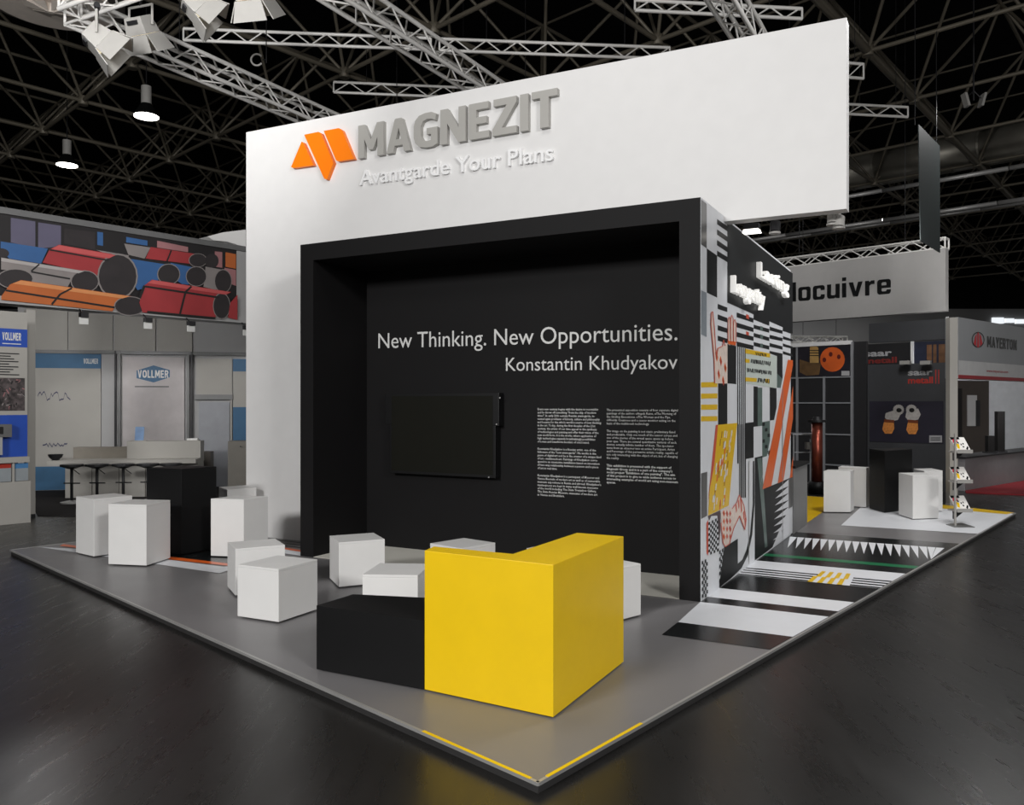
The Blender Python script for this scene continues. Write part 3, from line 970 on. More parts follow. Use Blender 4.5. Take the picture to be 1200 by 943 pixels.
cube('cube_stool', (424.7, up(674.3, 1.32)), (489.6, up(675.3, 1.32)), pix(rr), .39, 'low white cube stool directly behind the black bench', 'stool', M_white, WG)
l_, b_, r_ = G(504, 690.5), G(543.6, 682), G(580.5, 689.4)
cube('cube_stool', (504, 690.5), pix(l_ + r_ - b_), (580.5, 689.4), .39, 'low white cube stool peeking over the left arm of the yellow backrest', 'stool', M_white, WG)
cube('cube_stool', (617, 698), (643, 706), (676, 697), .39, 'low white cube stool almost hidden behind the yellow backrest corner', 'stool', M_white, WG)
r_ = G(751, 722)
dirf = (G(732, 727) - r_).normalized()
fq = r_ + dirf * .42
lq = fq + V((-dirf.y, dirf.x, 0)) * .42 * (1 if V((-dirf.y, dirf.x, 0)).y > 0 else -1)
cube('cube_stool', pix(lq), pix(fq), (751, 722), .39, 'low white cube stool right behind the yellow backrest', 'stool', M_white, WG)
cube('cube_stool', (965.2, 600.5), (996.6, 601), (1000.6, 598), .60, 'tall white cube stool at the left of the right-hand table', 'stool', M_white, WG)
cube('cube_stool', (982.5, 592.5), (1015, 595.3), (1018.8, 593), .60, 'tall white cube stool behind the leftmost one at the right-hand table', 'stool', M_white, WG)
cube('plinth_table', (1018.7, 596), (1036.6, 601.2), (1069, 597), .90, 'tall black block table on the pale floor field at right', 'table', M_black)
cube('cube_stool', (1053.1, 603.7), (1069.7, 609), (1099.9, 607.9), .60, 'tall white cube stool in front of the right-hand black table', 'stool', M_white, WG)
cube('cube_stool', (1070.4, 596), (1083, 600.4), (1104.6, 599.4), .60, 'tall white cube stool farthest right, behind another at the table', 'stool', M_white, WG)

# black bench and yellow corner backrest
zY = .779
A_, F_, R_, RB_, IC_, LB_ = [G(u, v, zY) for u, v in ((497.5, 644.9), (648.3, 661.7), (730.8, 628.2), (676, 624), (601, 648.7), (508.5, 640))]
yb = thing('corner_backrest', F_ - UP * zY, 'bright yellow L-shaped block backrest at the platform corner', 'backrest')
flat = lambda p, z=0: V((p.x, p.y, z))
ring = [A_, F_, R_, RB_, IC_, LB_]
mb = MB().prism(ring, .006, zY)
mk('block', mb, M_yellow, yb, bevel=.003)
cc = sum(ring, V()) / 6
mk('glide_base', MB().prism([flat(p) + (flat(cc) - flat(p)).normalized() * .02 for p in (A_, F_, R_, RB_, IC_, LB_)], 0, .006), M_darkmetal, yb)
zs = .387
bf, bl = G(371, 785), G(414, 767.5)
bdir = (flat(A_) - bf)
dep = bl - bf
seat_t = thing('black_bench', bf + bdir / 2, 'low black block bench running into the yellow backrest', 'bench')
end = flat(IC_) + (flat(RB_) - flat(IC_)) * 1.0
inner = [flat(LB_), flat(IC_) - (flat(IC_) - flat(LB_)).normalized() * .004, ]
nin = (flat(RB_) - flat(IC_)).normalized()
foot = [bf, flat(A_) - bdir.normalized() * .004, flat(LB_) + nin * .004 - bdir.normalized() * .004, flat(LB_) + nin * .006, inner[1] + nin * .006, inner[1] + nin * .55, bf + dep.normalized() * dep.length]
mk('bench_body', MB().prism(foot, .006, zs), M_black, seat_t)
mk('glide_base', MB().prism([bf + (bdir + dep) * .04, bf + bdir * .97 + dep * .04, bf + bdir * .97 + dep * .9, bf + bdir * .04 + dep * .9], 0, .006), M_darkmetal, seat_t)

# ------------------------------------------------------------------ brochure rack
rp = G(1119.3, 616.5)
rk = thing('brochure_rack', rp, 'slim metal brochure stand with three trays at the platform edge', 'brochure rack')
mk('base_plate', MB().prism([G(1108.5, 615), G(1119.5, 618.3), G(1142.5, 618.3), G(1127, 613.4)], .003, .012), mat('rack_base_metal', (150, 150, 150), .35, metal=.7), rk)
mk('pole', MB().cbox(rp, .022, .022, 1.2), M_lampgrey, rk)
M_mag = mat('cover_magenta_red', (200, 24, 60), .4)
for k, vv in enumerate((531, 566, 600)):
    z = 1.6 - (vv - 472) * rp.y / F
    o_ = rp + V((.02, -.02, z))
    tr_ = mk('tray', MB().box(o_, V((.20, 0, 0)), V((0, .24, 0)), UP * .018).box(o_ + V((0, 0, .018)), V((.2, 0, 0)), V((0, .01, 0)), UP * .03), M_lampgrey, rk)
    mk('tray_bracket', MB().loft([o_ + V((0, .1, -.10)), o_ + V((.02, .1, -.10)), o_ + V((.02, .12, -.10)), o_ + V((0, .12, -.10))], [o_ + V((0, .1, 0)), o_ + V((.14, .1, 0)), o_ + V((.14, .12, 0)), o_ + V((0, .12, 0))]), M_darkmetal, tr_)
    q = o_ + V((.005, .012, .0185))
    sl, hh = V((-.10, .12, 0)), .185
    wd = V((.185, 0, 0))
    br = thing('brochure', q + wd / 2, ['patterned brochure on the top tray of the stand', 'patterned brochure on the middle tray of the stand', 'patterned brochure on the bottom tray of the stand'][k], 'brochure', 'brochures on the metal stand')
    up_v = V((-.04, .11, hh))
    nrm = wd.cross(up_v).normalized()
    if nrm.y > 0:
        nrm = -nrm
    mk('booklet', MB().box(q, wd, up_v, -nrm * .02), mat('paper_white', (232, 230, 226), .5), br)
    pp = lambda x, y: q + wd * x + up_v * y + nrm * .0015
    for m_, shp in ((P_black, [(0, .82), (.62, .86), (.62, 1), (0, 1)]), (M_mag, [(.02, .62), (.36, .66), (.42, .84), (.1, .86)]), (P_yellow, [(.14, .25), (.3, .2), (.4, .52), (.22, .6)]),
                    (P_black, [(.5, .45), (.58, .45), (.58, .56), (.5, .56)]), (P_black, [(.66, .5), (.74, .5), (.74, .6), (.66, .6)]), (P_black, [(.56, .3), (.66, .3), (.66, .4), (.56, .4)]),
                    (P_black, [(.78, .1), (.95, .3), (.9, .4), (.72, .2)]), (M_mag, [(.3, .06), (.96, .02), (.96, .14), (.3, .14)]), (P_black, [(.3, .6), (.42, .55), (.44, .66), (.34, .7)])):
        mk('cover_print', MB().poly([pp(*c) for c in shp]), m_, br)

# ------------------------------------------------------------------ left stand (dim booth across the aisle)
V0 = G(41.5, 606, FLOOR)
PV = Plane(V0, e_R)
M_vwhite = mat('left_stand_panel_white', (166, 163, 157), .6, var=.04, scale=2)
M_vgrey = mat('left_stand_panel_grey', (165, 164, 164), .6, var=.05, scale=2)
M_vframe = mat('left_stand_profile_grey', (110, 110, 110), .5, metal=.4)
M_vblue = mat('left_stand_petrol_blue', (40, 92, 130), .5)
M_vroyal = mat('left_stand_royal_blue', (24, 72, 170), .5)
M_vdark = mat('left_stand_carpet_dark', (44, 42, 42), .9, spec=.1, bump=.2, bscale=200)
zVb = PV.hit(41, 356).z
zVt = PV.hit(41, 251.5).z
xa, _ = PV.sz(-70, 300)
xb, _ = PV.sz(286, 300)
fv = thing('picture_fascia', PV.pt((xa + xb) / 2, zVb), 'long fascia picture of stacked red, blue and orange steel coils', 'fascia')
mk('fascia_box', MB().slab([PV.pt(xa, zVb), PV.pt(xb + .6, zVb), PV.pt(xb + .6, zVt), PV.pt(xa, zVt)], -PV.n * .35), M_vgrey, fv)
mk('top_rail', MB().slab([PV.pt(xa, zVt - .06, .03), PV.pt(xb + .6, zVt - .06, .03), PV.pt(xb + .6, zVt + .03, .03), PV.pt(xa, zVt + .03, .03)], -PV.n * .38), M_vframe, fv)
mk('bottom_rail', MB().slab([PV.pt(xa, zVb - .03, .03), PV.pt(xb + .6, zVb - .03, .03), PV.pt(xb + .6, zVb + .07, .03), PV.pt(xa, zVb + .07, .03)], -PV.n * .38), M_vgrey, fv)
xe, _ = PV.sz(277, 300)
mk('picture_ground', MB().poly([PV.pt(xa, zVb + .07, .002), PV.pt(xe, zVb + .07, .002), PV.pt(xe, zVt - .06, .002), PV.pt(xa, zVt - .06, .002)]), mat('coil_shadow_dark', (24, 20, 22), .6), fv)
C_red = mat('coil_red', (158, 46, 50), .5, var=.12, scale=2)
C_blue = mat('coil_blue', (46, 92, 146), .5, var=.12, scale=2)
C_org = mat('coil_orange', (186, 98, 42), .5, var=.12, scale=2)
C_gry = mat('coil_grey', (134, 127, 125), .5, var=.12, scale=2)
C_pur = mat('coil_purple_grey', (92, 88, 110), .5, var=.12, scale=2)
C_pnk = mat('coil_rose', (160, 110, 112), .5, var=.12, scale=2)
C_drk = mat('coil_end_dark', (38, 32, 34), .5, var=.3, scale=5)
C_blk = mat('coil_strap_black', (14, 12, 12), .5)
C_redhi = mat('coil_red_pale', (196, 84, 84), .5)
C_gryhi = mat('coil_grey_pale', (172, 166, 164), .5)
C_orghi = mat('coil_orange_pale', (214, 140, 84), .5)
vz = lambda x, y: (x / 4.0, 230 + y / 4.0)
lay = [3]


def vpoly(pts, m, name='printed_coil'):
    lay[0] += 1
    return mk(name, MB().poly([PV.hit(*vz(*p)) + PV.n * (.0012 * lay[0]) for p in pts]), m, fv)


def vend(cx_, cy_, rx, ry, rim=None):
    if rim:
        vpoly([(cx_ + rx * 1.08 * math.cos(i * math.pi / 10), cy_ + ry * 1.08 * math.sin(i * math.pi / 10)) for i in range(20)], rim, 'printed_coil_rim')
    vpoly([(cx_ + rx * math.cos(i * math.pi / 10), min(585, cy_ + ry * math.sin(i * math.pi / 10))) for i in range(20)], C_drk, 'printed_coil_end')


def vstrap(p, q_, wd=7):
    d = V((q_[0] - p[0], q_[1] - p[1], 0)).normalized()
    k = V((-d.y, d.x, 0)) * wd / 2
    vpoly([(p[0] - k.x, p[1] - k.y), (q_[0] - k.x, q_[1] - k.y), (q_[0] + k.x, q_[1] + k.y), (p[0] + k.x, p[1] + k.y)], C_blk, 'printed_strap')


vpoly([(50, 100), (165, 118), (165, 242), (50, 216)], C_pur)
vpoly([(178, 122), (285, 138), (285, 236), (178, 244)], C_pur)
vpoly([(300, 150), (445, 168), (445, 252), (300, 222)], C_drk)
vpoly([(455, 166), (482, 170), (482, 232), (455, 228)], C_blue)
vpoly([(590, 190), (690, 208), (690, 232), (590, 216)], C_blue)
vpoly([(735, 208), (880, 238), (880, 262), (735, 240)], C_pnk)
vpoly([(580, 222), (704, 240), (676, 292), (600, 274)], C_gry)
vpoly([(1005, 258), (1040, 262), (1040, 335), (1005, 330)], C_pnk)
vpoly([(1055, 262), (1104, 272), (1104, 340), (1055, 330)], C_org)
vpoly([(1050, 335), (1104, 345), (1104, 420), (1050, 400)], C_pnk)
vpoly([(704, 238), (900, 268), (932, 275), (900, 318), (680, 292)], C_red)
vend(925, 300, 40, 30, C_gry)
vend(990, 303, 32, 34)
vstrap((800, 254), (780, 304))
vpoly([(0, 212), (222, 246), (190, 316), (40, 292), (0, 252)], C_blue)
vend(0, 268, 40, 24)
vpoly([(960, 330), (1045, 346), (1010, 440), (950, 425)], C_gry)
vend(1042, 398, 38, 52, C_gry)
vpoly([(795, 312), (915, 336), (880, 415), (850, 412), (800, 380)], C_blue)
vend(916, 376, 46, 44, C_gry)
vpoly([(596, 292), (785, 322), (742, 372), (730, 420), (640, 440), (615, 400)], C_blue)
vend(786, 366, 50, 46, C_gry)
vpoly([(446, 252), (600, 278), (590, 300), (520, 282)], C_gry)
vpoly([(195, 312), (228, 250), (272, 228), (545, 276), (490, 310), (455, 372)], C_red)
vend(546, 376, 88, 100, C_gry)
vpoly([(236, 248), (272, 230), (536, 277), (505, 292)], C_redhi, 'printed_highlight')
vstrap((228, 252), (505, 302))
vpoly([(0, 288), (395, 352), (340, 372), (312, 425), (150, 402), (120, 352), (0, 345)], C_gry)
vend(392, 400, 62, 48, C_gry)
vend(66, 388, 80, 44, C_gry)
vpoly([(0, 290), (388, 353), (362, 362), (0, 306)], C_gryhi, 'printed_highlight')
vstrap((140, 355), (322, 388))
vstrap((178, 320), (140, 352))
vpoly([(0, 470), (40, 415), (92, 394), (610, 470), (550, 490), (520, 540), (0, 486)], C_org)
vend(602, 515, 70, 42, C_gry)
vpoly([(52, 410), (92, 396), (600, 470), (566, 480)], C_orghi, 'printed_highlight')
vstrap((20, 442), (530, 522), 9)
vstrap((330, 432), (275, 460), 8)
vstrap((275, 460), (235, 508), 9)
vpoly([(645, 500), (668, 420), (704, 392), (1075, 450), (1025, 478), (1000, 572), (660, 545)], C_red)
vend(1030, 515, 38, 58, C_gry)
vpoly([(1060, 570), (1070, 500), (1104, 462), (1104, 580)], C_red)
vpoly([(682, 408), (706, 394), (1070, 450), (1046, 462)], C_redhi, 'printed_highlight')
vstrap((672, 424), (1020, 476), 9)
vstrap((888, 424), (860, 450), 9)
vstrap((860, 450), (832, 560), 9)
vstrap((645, 478), (668, 420), 12)
vstrap((680, 542), (1000, 572), 9)
# white cloth roof piece seen past the fascia end
ct = thing('canopy_cloth', PV.pt(xb, zVt), 'pale cloth canopy sagging beside the coil picture fascia', 'canopy')
pts = [PV.hit(u, v, -.3) for u, v in ((243, 277), (262, 272), (288, 269), (288, 290), (266, 283), (250, 281.5))]
mk('cloth', MB().slab(pts, -PV.n * .9), M_white, ct)

# poster column at the left edge
cn = thing('poster_column', V0, 'pale square column beside the blue poster at the far left', 'column')
mk('shaft', MB().box(V0 - e_R * .0 + UP * .05, e_L * .1 - V(), e_R * -.12, UP * (zVb - FLOOR - .14)), M_vwhite, cn)
mk('foot', MB().box(V0 + e_R * .0, e_L * .1, e_R * -.13, UP * .05), M_darkmetal, cn)
PQ = Plane(G(36, 611.5, FLOOR), e_R)
xq0, _ = PQ.sz(-60, 500)
xq1, _ = PQ.sz(33.5, 500)
zq = lambda v: PQ.hit(34, v).z
pp_ = thing('poster_panel', PQ.pt((xq0 + xq1) / 2, FLOOR), 'white and blue poster panel with machinery photo at the far left', 'poster panel')


def qrect(pl, par, x0, x1, za, zb_, off, m, name, th=.0):
    pts = [pl.pt(x0, za, off), pl.pt(x1, za, off), pl.pt(x1, zb_, off), pl.pt(x0, zb_, off)]
    return mk(name, MB().slab(pts, -pl.n * th) if th else MB().poly(pts), m, par)


qrect(PQ, pp_, xq0, xq1, zq(534.4), zq(366), -.05, M_vwhite, 'board', .05)
qrect(PQ, pp_, xq0, xq1, zq(407), zq(386), -.047, M_vroyal, 'logo_band')
qx = lambda u: PQ.sz(u, 450)[0]
block_word(PQ, 'VOLLMER', qx(4), qx(26), zq(399.5), zq(399.5), zq(390.5) - zq(399.5), .002, P_text, pp_, gap=.16, off=-.045)
qrect(PQ, pp_, qx(4), qx(26), zq(404), zq(403), -.044, P_text, 'small_print')
for k in range(9):
    qrect(PQ, pp_, xq0, qx((24, 14, 18, 23, 12, 23, 17, 13, 24)[k]), zq(415.5 + 3.05 * k), zq(414.3 + 3.05 * k), -.046, M_darkmetal, 'text_line')
M_mach = mat('machinery_photo', (70, 62, 62), .5, var=.9, scale=14)
qrect(PQ, pp_, xq0, qx(30.5), zq(481), zq(443), -.046, M_mach, 'machinery_photo')
random.seed(3)
for k in range(40):
    u, v = random.uniform(-12, 28), random.uniform(445, 478)
    r1, r2 = random.uniform(.6, 3), random.uniform(.6, 1.6)
    an = random.uniform(0, 3)
    c, s_ = math.cos(an), math.sin(an)
    mk('photo_fleck', MB().poly([PQ.hit(u + x * c - y * s_, v + x * s_ + y * c, -.044) for x, y in ((-r1, -r2 / 2), (r1, -r2 / 2), (r1, r2 / 2), (-r1, r2 / 2))]), random.choice((C_gry, C_blk, C_pnk, C_blk)), pp_)
qrect(PQ, pp_, xq0, xq1, zq(534.5), zq(486), -.046, M_vroyal, 'blue_field')
dv = thing('wall_device', PQ.pt(qx(3), zq(530)), 'grey boxed gauge device mounted on the blue poster', 'device')
mk('case', MB().slab([PQ.hit(u, v, .06) for u, v in ((-14, 512), (14, 512), (14, 497), (-14, 497))], -PQ.n * .1), M_vframe, dv)
mk('opening', MB().poly([PQ.hit(u, v, .062) for u, v in ((-10, 508.5), (4, 508.5), (4, 500), (-10, 500))]), C_blk, dv)
mk('foot_bracket', MB().slab([PQ.hit(u, v, .05) for u, v in ((-8, 533), (3, 533), (3, 512), (-8, 512))], -PQ.n * .05), M_vgrey, dv)
cb = thing('display_cabinet', PQ.pt((xq0 + xq1) / 2, FLOOR), 'white cabinet with a glazed upper case below the blue poster', 'cabinet')
qrect(PQ, cb, xq0, xq1 + .02, FLOOR, zq(563), .02, M_vwhite, 'body', .55)
qrect(PQ, cb, xq0, xq1, zq(541), zq(534.5), .04, M_vwhite, 'top_shelf', .55)
qrect(PQ, cb, qx(14), qx(16.5), zq(563), zq(541), .02, M_vwhite, 'post', .03)
mk('case_back', MB().slab([PQ.pt(xq0, zq(563), -.4), PQ.pt(xq1, zq(563), -.4), PQ.pt(xq1, zq(541), -.4), PQ.pt(xq0, zq(541), -.4)], -PQ.n * .02), M_vgrey, cb)
qrect(PQ, cb, xq0, qx(13), zq(547), zq(542), .0, mat('glass_red_tint', (170, 60, 50), .15), 'red_glass_band', .008)
qrect(PQ, cb, qx(17.5), qx(33), zq(548), zq(542), .0, mat('glass_blue_tint', (80, 130, 180), .15), 'blue_glass_band', .008)
M_pane = mat('case_glass_pale', (150, 156, 160), .1)
qrect(PQ, cb, xq0, qx(13), zq(562.5), zq(547), .0, M_pane, 'pane', .006)
qrect(PQ, cb, qx(17.5), qx(33), zq(562.5), zq(548), .0, M_pane, 'pane', .006)

# back wall of that stand
w0, w1 = at(30, 15.15), at(330, 16.2)
PK = Plane(w0, w1 - w0)
kx = lambda u: PK.sz(u, 450)[0]
kz = lambda v, u=150: PK.hit(u, v).z
bwv = thing('stand_back_wall', (w0 + w1) / 2 + UP * FLOOR, 'pale panelled back wall of the dim left stand with petrol-blue posters', 'booth wall')


def krect(u0, u1, v0, v1, off, m, name, th=0.0, par=None, label=None):
    o = qrect(PK, par or bwv, kx(u0), kx(u1), kz(v1), kz(v0), off, m, name, th)
    if label:
        o['label'] = label
    return o


mk('wall_body', MB().slab([PK.pt(kx(20), FLOOR, -.04), PK.pt(kx(320), FLOOR, -.04), PK.pt(kx(320), 3.5, -.04), PK.pt(kx(20), 3.5, -.04)], -PK.n * .1), M_vgrey, bwv)
for u0, u1 in ((30, 79), (80.5, 132), (134, 182), (184, 225)):
    krect(u0, u1, 352, 411, 0, M_vwhite, 'upper_panel', .04)
krect(233, 300, 352, 412, 0, M_vgrey, 'upper_panel', .04)
krect(30, 300, 411, 415, .03, M_vframe, 'rail', .06)
krect(30, 118, 415, 575, -.005, M_vwhite, 'poster', .03, label='white poster with petrol-blue header')
krect(30, 118.5, 415, 432, .002, M_vblue, 'poster_header', .006)
krect(30, 100, 545, 572, .002, M_vblue, 'poster_footer', .006)
block_word(PK, 'VOLLMER', kx(98), kx(115), kz(426.5), kz(426.5), kz(420.5) - kz(426.5), .002, P_text, bwv, gap=.16, off=.004)
krect(119, 134, 415, 575, -.01, M_vgrey, 'wall_panel', .03)


def jag(u0, u1, vb, amp, seed):
    random.seed(seed)
    mb = MB()
    u, v = u0, vb
    while u < u1:
        v2 = vb + random.uniform(-amp, amp)
        a_, b_ = PK.hit(u, v, .004), PK.hit(u + 1.6, v2, .004)
        mb.poly([a_ - UP * .012, b_ - UP * .012, b_ + UP * .012, a_ + UP * .012])
        u, v = u + 1.6, v2
    return mk('graph_line', mb, mat('graph_ink', (60, 62, 92), .6), bwv)


jag(44, 82, 464, 6, 4)
jag(50, 78, 521.5, 2.6, 9)
for u in (134.5, 139, 219, 224):
    krect(u, u + (3 if u in (139, 219) else 2), 411, 575, .04, M_vframe if u in (139, 219) else M_darkmetal, 'profile', .05)
krect(143.5, 216, 418, 575, 0, mat('panel_pale_mauve', (190, 184, 184), .6), 'logo_panel', .03, label='pale panel with blue badge logo')
hexa = [(160, 434), (180, 428), (199, 433.5), (199, 442), (180, 448), (160, 443)]
mk('badge', MB().poly([PK.hit(u, v, .004) for u, v in hexa]), M_vblue, bwv)
block_word(PK, 'VOLLMER', kx(161.5), kx(197.5), kz(442.4), kz(442.4), kz(433.4) - kz(442.4), .002, P_text, bwv, gap=.16, off=.005)
krect(158, 198, 452, 453.6, .004, M_vframe, 'small_print')
krect(230, 272, 419, 462, 0, M_vwhite, 'wall_panel', .03)
krect(228, 273, 462, 468, .03, M_vframe, 'door_lintel', .05)
dd = krect(233, 269, 471, 574, .01, mat('door_blue_grey', (150, 152, 158), .5), 'door', .04)
mk('door_handle', MB().tube(PK.hit(234, 519.5, .03), PK.hit(239, 519.5, .07), .012, 6), M_trim, dd)
krect(270, 272, 468, 575, .03, M_vwhite, 'door_frame', .05)
krect(273, 300, 419, 434, .004, M_vblue, 'poster_header', .03)
krect(273, 300, 434, 477, .0, M_vwhite, 'poster', .03)
krect(273, 300, 477, 530, .004, M_vblue, 'poster_footer', .03)
# stand carpet
mk_c = struct('trim_1', MB().prism([G(44, 605, FLOOR), G(90, 606, FLOOR), at(330, 13.2), at(330, 16.2), at(30, 15.15)], FLOOR, FLOOR + .008), M_vdark)
# reception counter
c0, c1 = at(76, 14.0), at(232, 14.35)
cdv = (c1 - c0).normalized()
cdn = V((-cdv.y, cdv.x, 0))
ctr = thing('reception_counter', (c0 + c1) / 2 + UP * FLOOR, 'long pale reception counter behind the row of bar stools', 'counter')
Lc = (c1 - c0).length
zc = lambda v: 1.6 - (v - 472) * 14.1 / F
for k in range(5):
    mk('front_panel', MB().box(c0 + cdv * (Lc * k / 5 + .006) + UP * FLOOR, cdv * (Lc / 5 - .012), cdn * .5, UP * (zc(543) - FLOOR)), M_vwhite, ctr)
mk('worktop', MB().box(c0 - cdv * .22 - cdn * .18 + UP * zc(543), cdv * (Lc + .22), cdn * .7, UP * .07), M_vwhite, ctr)
mk('raised_back', MB().box(c0 + cdv * .95 + cdn * .2 + UP * (zc(543) + .07), cdv * (Lc - .95), cdn * .3, UP * (zc(518) - zc(543) - .07)), M_vwhite, ctr)
mk('raised_side', MB().box(c0 + cdv * .03 + cdn * .3 + UP * (zc(543) + .07), cdv * .9, cdn * .2, UP * .2), mat('counter_taupe', (128, 122, 112), .5), ctr)
pic = c0 + cdv * 1.05 + cdn * .3 + UP * zc(517.8)
ps = thing('picture_stand', pic, 'small upright blue picture card on the reception counter', 'picture stand')
mk('card', MB().box(pic + UP * .012, cdv * .15 - UP * .0, cdn * .012 + UP * 0, UP * .24 + cdn * .05), mat('card_blue', (96, 128, 168), .4, var=.25, scale=9), ps)
mk('foot', MB().box(pic - cdv * .03, cdv * .22, cdn * .1, UP * .012), M_vwhite, ps)
tray_p = c0 + cdv * 2.02 + cdn * .28 + UP * (zc(518) + .001)
ty = thing('leaflet_tray', tray_p, 'flat white leaflet tray at the right end of the reception counter', 'tray')
mk('tray_body', MB().box(tray_p - cdv * .1, cdv * .22, cdn * .16, UP * .012), M_vwhite, ty)
mk('leaflets', MB().box(tray_p - cdv * .08 + UP * .012, cdv * .18, cdn * .13, UP * .03), M_white, ty)
bo_p = c0 - cdv * .13 - cdn * .05 + UP * (zc(543) + .071)
bo = thing('chrome_bowl', bo_p, 'small dark bowl on the left end of the reception counter', 'bowl')
mb = MB()
for k in range(12):
    a0, a1 = k * math.pi / 6, (k + 1) * math.pi / 6
    for r0, z0_, r1, z1_ in ((.05, 0, .1, .05), (.1, .05, .12, .1), (.11, .1, .09, .05), (.12, .1, .11, .1)):
        mb.poly([bo_p + V((r0 * math.cos(a0), r0 * math.sin(a0), z0_)), bo_p + V((r0 * math.cos(a1), r0 * math.sin(a1), z0_)), bo_p + V((r1 * math.cos(a1), r1 * math.sin(a1), z1_)), bo_p + V((r1 * math.cos(a0), r1 * math.sin(a0), z1_))])
mk('shell', mb, M_darkmetal, bo, smooth=True)
mk('bowl_foot', MB().tube(bo_p, bo_p + UP * .008, .05, 12), M_darkmetal, bo)
# side cabinet
sc_ = at(225, 14.6)
sd = thing('side_cabinet', at(231, 15.3) + UP * FLOOR, 'small brown cabinet beside the end of the reception counter', 'cabinet')
mk('body', MB().box(at(229, 15.2) + UP * FLOOR, cdv * .27, cdn * .3, UP * (1.6 - 59 * 14.8 / F - FLOOR)), mat('cabinet_brown_grey', (104, 98, 92), .5), sd)
mk('door', MB().box(at(225.5, 15.1) + UP * (FLOOR + .05), cdv * .05, cdn * .3, UP * (1.6 - 62 * 14.8 / F - FLOOR)), M_vwhite, sd)
hd = thing('tall_cabinet', at(278, 14.8) + UP * FLOOR, 'taupe tall cabinet by the white wall on the left stand', 'cabinet')
mk('body', MB().box(at(267, 14.6) + UP * FLOOR, cdv * .5, cdn * .4, UP * (1.6 - 45 * 14.6 / F - FLOOR)), mat('cabinet_taupe', (112, 108, 100), .5), hd)
kp = at(282, 14.58, 1.6 - 51 * 14.58 / F)
mk('lock', MB().tube(kp, kp - cdn * .02, .012, 8), M_darkmetal, hd)

# bar stools
S0 = at(84, 13.3, FLOOR + .008)
STL = 'chrome bar stool with thin black seat, %s from the left at the reception counter'
bs = thing('bar_stool', S0, STL % 'first', 'bar stool', 'bar stools at the reception counter')
mk('base_disc', MB().tube(S0, S0 + UP * .02, .17, 20).tube(S0 + UP * .02, S0 + UP * .045, .17, 20, .04), M_trim, bs, smooth=False)
mk('column', MB().tube(S0 + UP * .03, S0 + UP * .56, .024, 10), M_darkmetal, bs, smooth=True)
mk('foot_rest', MB().tube(S0 + V((-.10, -.05, .33)), S0 + V((.16, -.05, .33)), .011, 6).tube(S0 + V((0, 0, .33)), S0 + V((0, -.05, .33)), .011, 6), M_darkmetal, bs)
mk('lever', MB().tube(S0 + V((.03, -.02, .56)), S0 + V((.16, -.06, .48)), .008, 6), M_darkmetal, bs)
st = mk('seat', MB().tube(S0 + UP * .56, S0 + UP * .60, .05, 14, .16).tube(S0 + UP * .60, S0 + UP * .635, .175, 18), M_darkmetal, bs)
for k, (u, wd) in enumerate(((113.7, 'second'), (144.5, 'third'), (173.3, 'fourth'), (200, 'fifth'))):
    c_ = copy_tree(bs, at(u, 13.3 + .06 * (k + 1), FLOOR + .008))
    c_['label'] = STL % wd
# small spotlights along the fascia's lower rail
for k, (u, v) in enumerate(((93, 372), (168, 379), (218.5, 383), (283.5, 388))):
    p = PV.hit(u, v - 6, .03)
    p.z = zVb - .03
    t = thing('arm_spotlight', p, 'small arm spotlight under the picture fascia, %s from the left' % ('first', 'second', 'third', 'fourth')[k], 'spotlight', 'arm spotlights under the picture fascia')
    mk('arm', MB().tube(p, p - UP * .06 + PV.n * .1, .012, 6), M_darkmetal, t)
    q = p - UP * .07 + PV.n * .1
    mk('head', MB().box(q - e_R * .05 - UP * .06, e_R * .11, PV.n * .09, UP * .07), M_darkmetal, t)
    mk('lens_plate', MB().box(q - e_R * .06 - UP * .16 + PV.n * .03, e_R * .13, PV.n * .02, UP * .1), mat('lamp_plate_white', (215, 215, 212), .5), t)

# ------------------------------------------------------------------ right background: dark metal-trade stand
M_sdark = mat('right_stand_charcoal', (58, 59, 62), .55, var=.06)
M_sdark2 = mat('right_stand_black', (34, 34, 36), .45, var=.08)
M_sgrid = mat('right_stand_grid_grey', (150, 152, 156), .45, metal=.3)
M_ssign = mat('right_stand_text_grey', (170, 170, 172), .5)
M_sred = mat('right_stand_text_red', (176, 52, 44), .5)
aL = -e_L
PG = Plane(at(966, 16.6), aL)
gx = lambda u: PG.sz(u, 480)[0]
gz = lambda v: PG.hit(966, v).z
sh = thing('grid_wall', at(966, 16.6, FLOOR), 'black panel wall with grey grid profiles and an orange ball poster', 'display wall')
mk('wall_body', MB().slab([PG.pt(gx(900), FLOOR, -.05), PG.pt(gx(1014), FLOOR, -.05), PG.pt(gx(1014), gz(402), -.05), PG.pt(gx(900), gz(402), -.05)], -PG.n * .1), M_sdark2, sh)
us = (903, 934.5, 966, 998.5)
vsx = (405, 442, 472, 508.5, 544, 575)
for i in range(3):
    for j in range(5):
        if j == 0 and i > 0:
            continue
        qrect(PG, sh, gx(us[i] + .8), gx(us[i + 1] - .8), gz(vsx[j + 1]) + .01, gz(vsx[j]) - .01, 0, M_sdark2, 'panel', .05)
for u in us:
    qrect(PG, sh, gx(u - 1.2), gx(u + 1.2), FLOOR, gz(402), .03, M_sgrid, 'upright', .06)
for v in vsx[1:]:
    qrect(PG, sh, gx(900), gx(999.5), gz(v + .8), gz(v - .8), .025, M_sgrid, 'rail', .05)
qrect(PG, sh, gx(900), gx(998), gz(405), gz(400.5), .05, mat('light_rail', (220, 220, 220), .5), 'top_rail', .1)
po = thing('ball_poster', PG.pt(gx(966), gz(441), .03), 'dark poster of an orange holed ball and a brass fitting', 'poster')
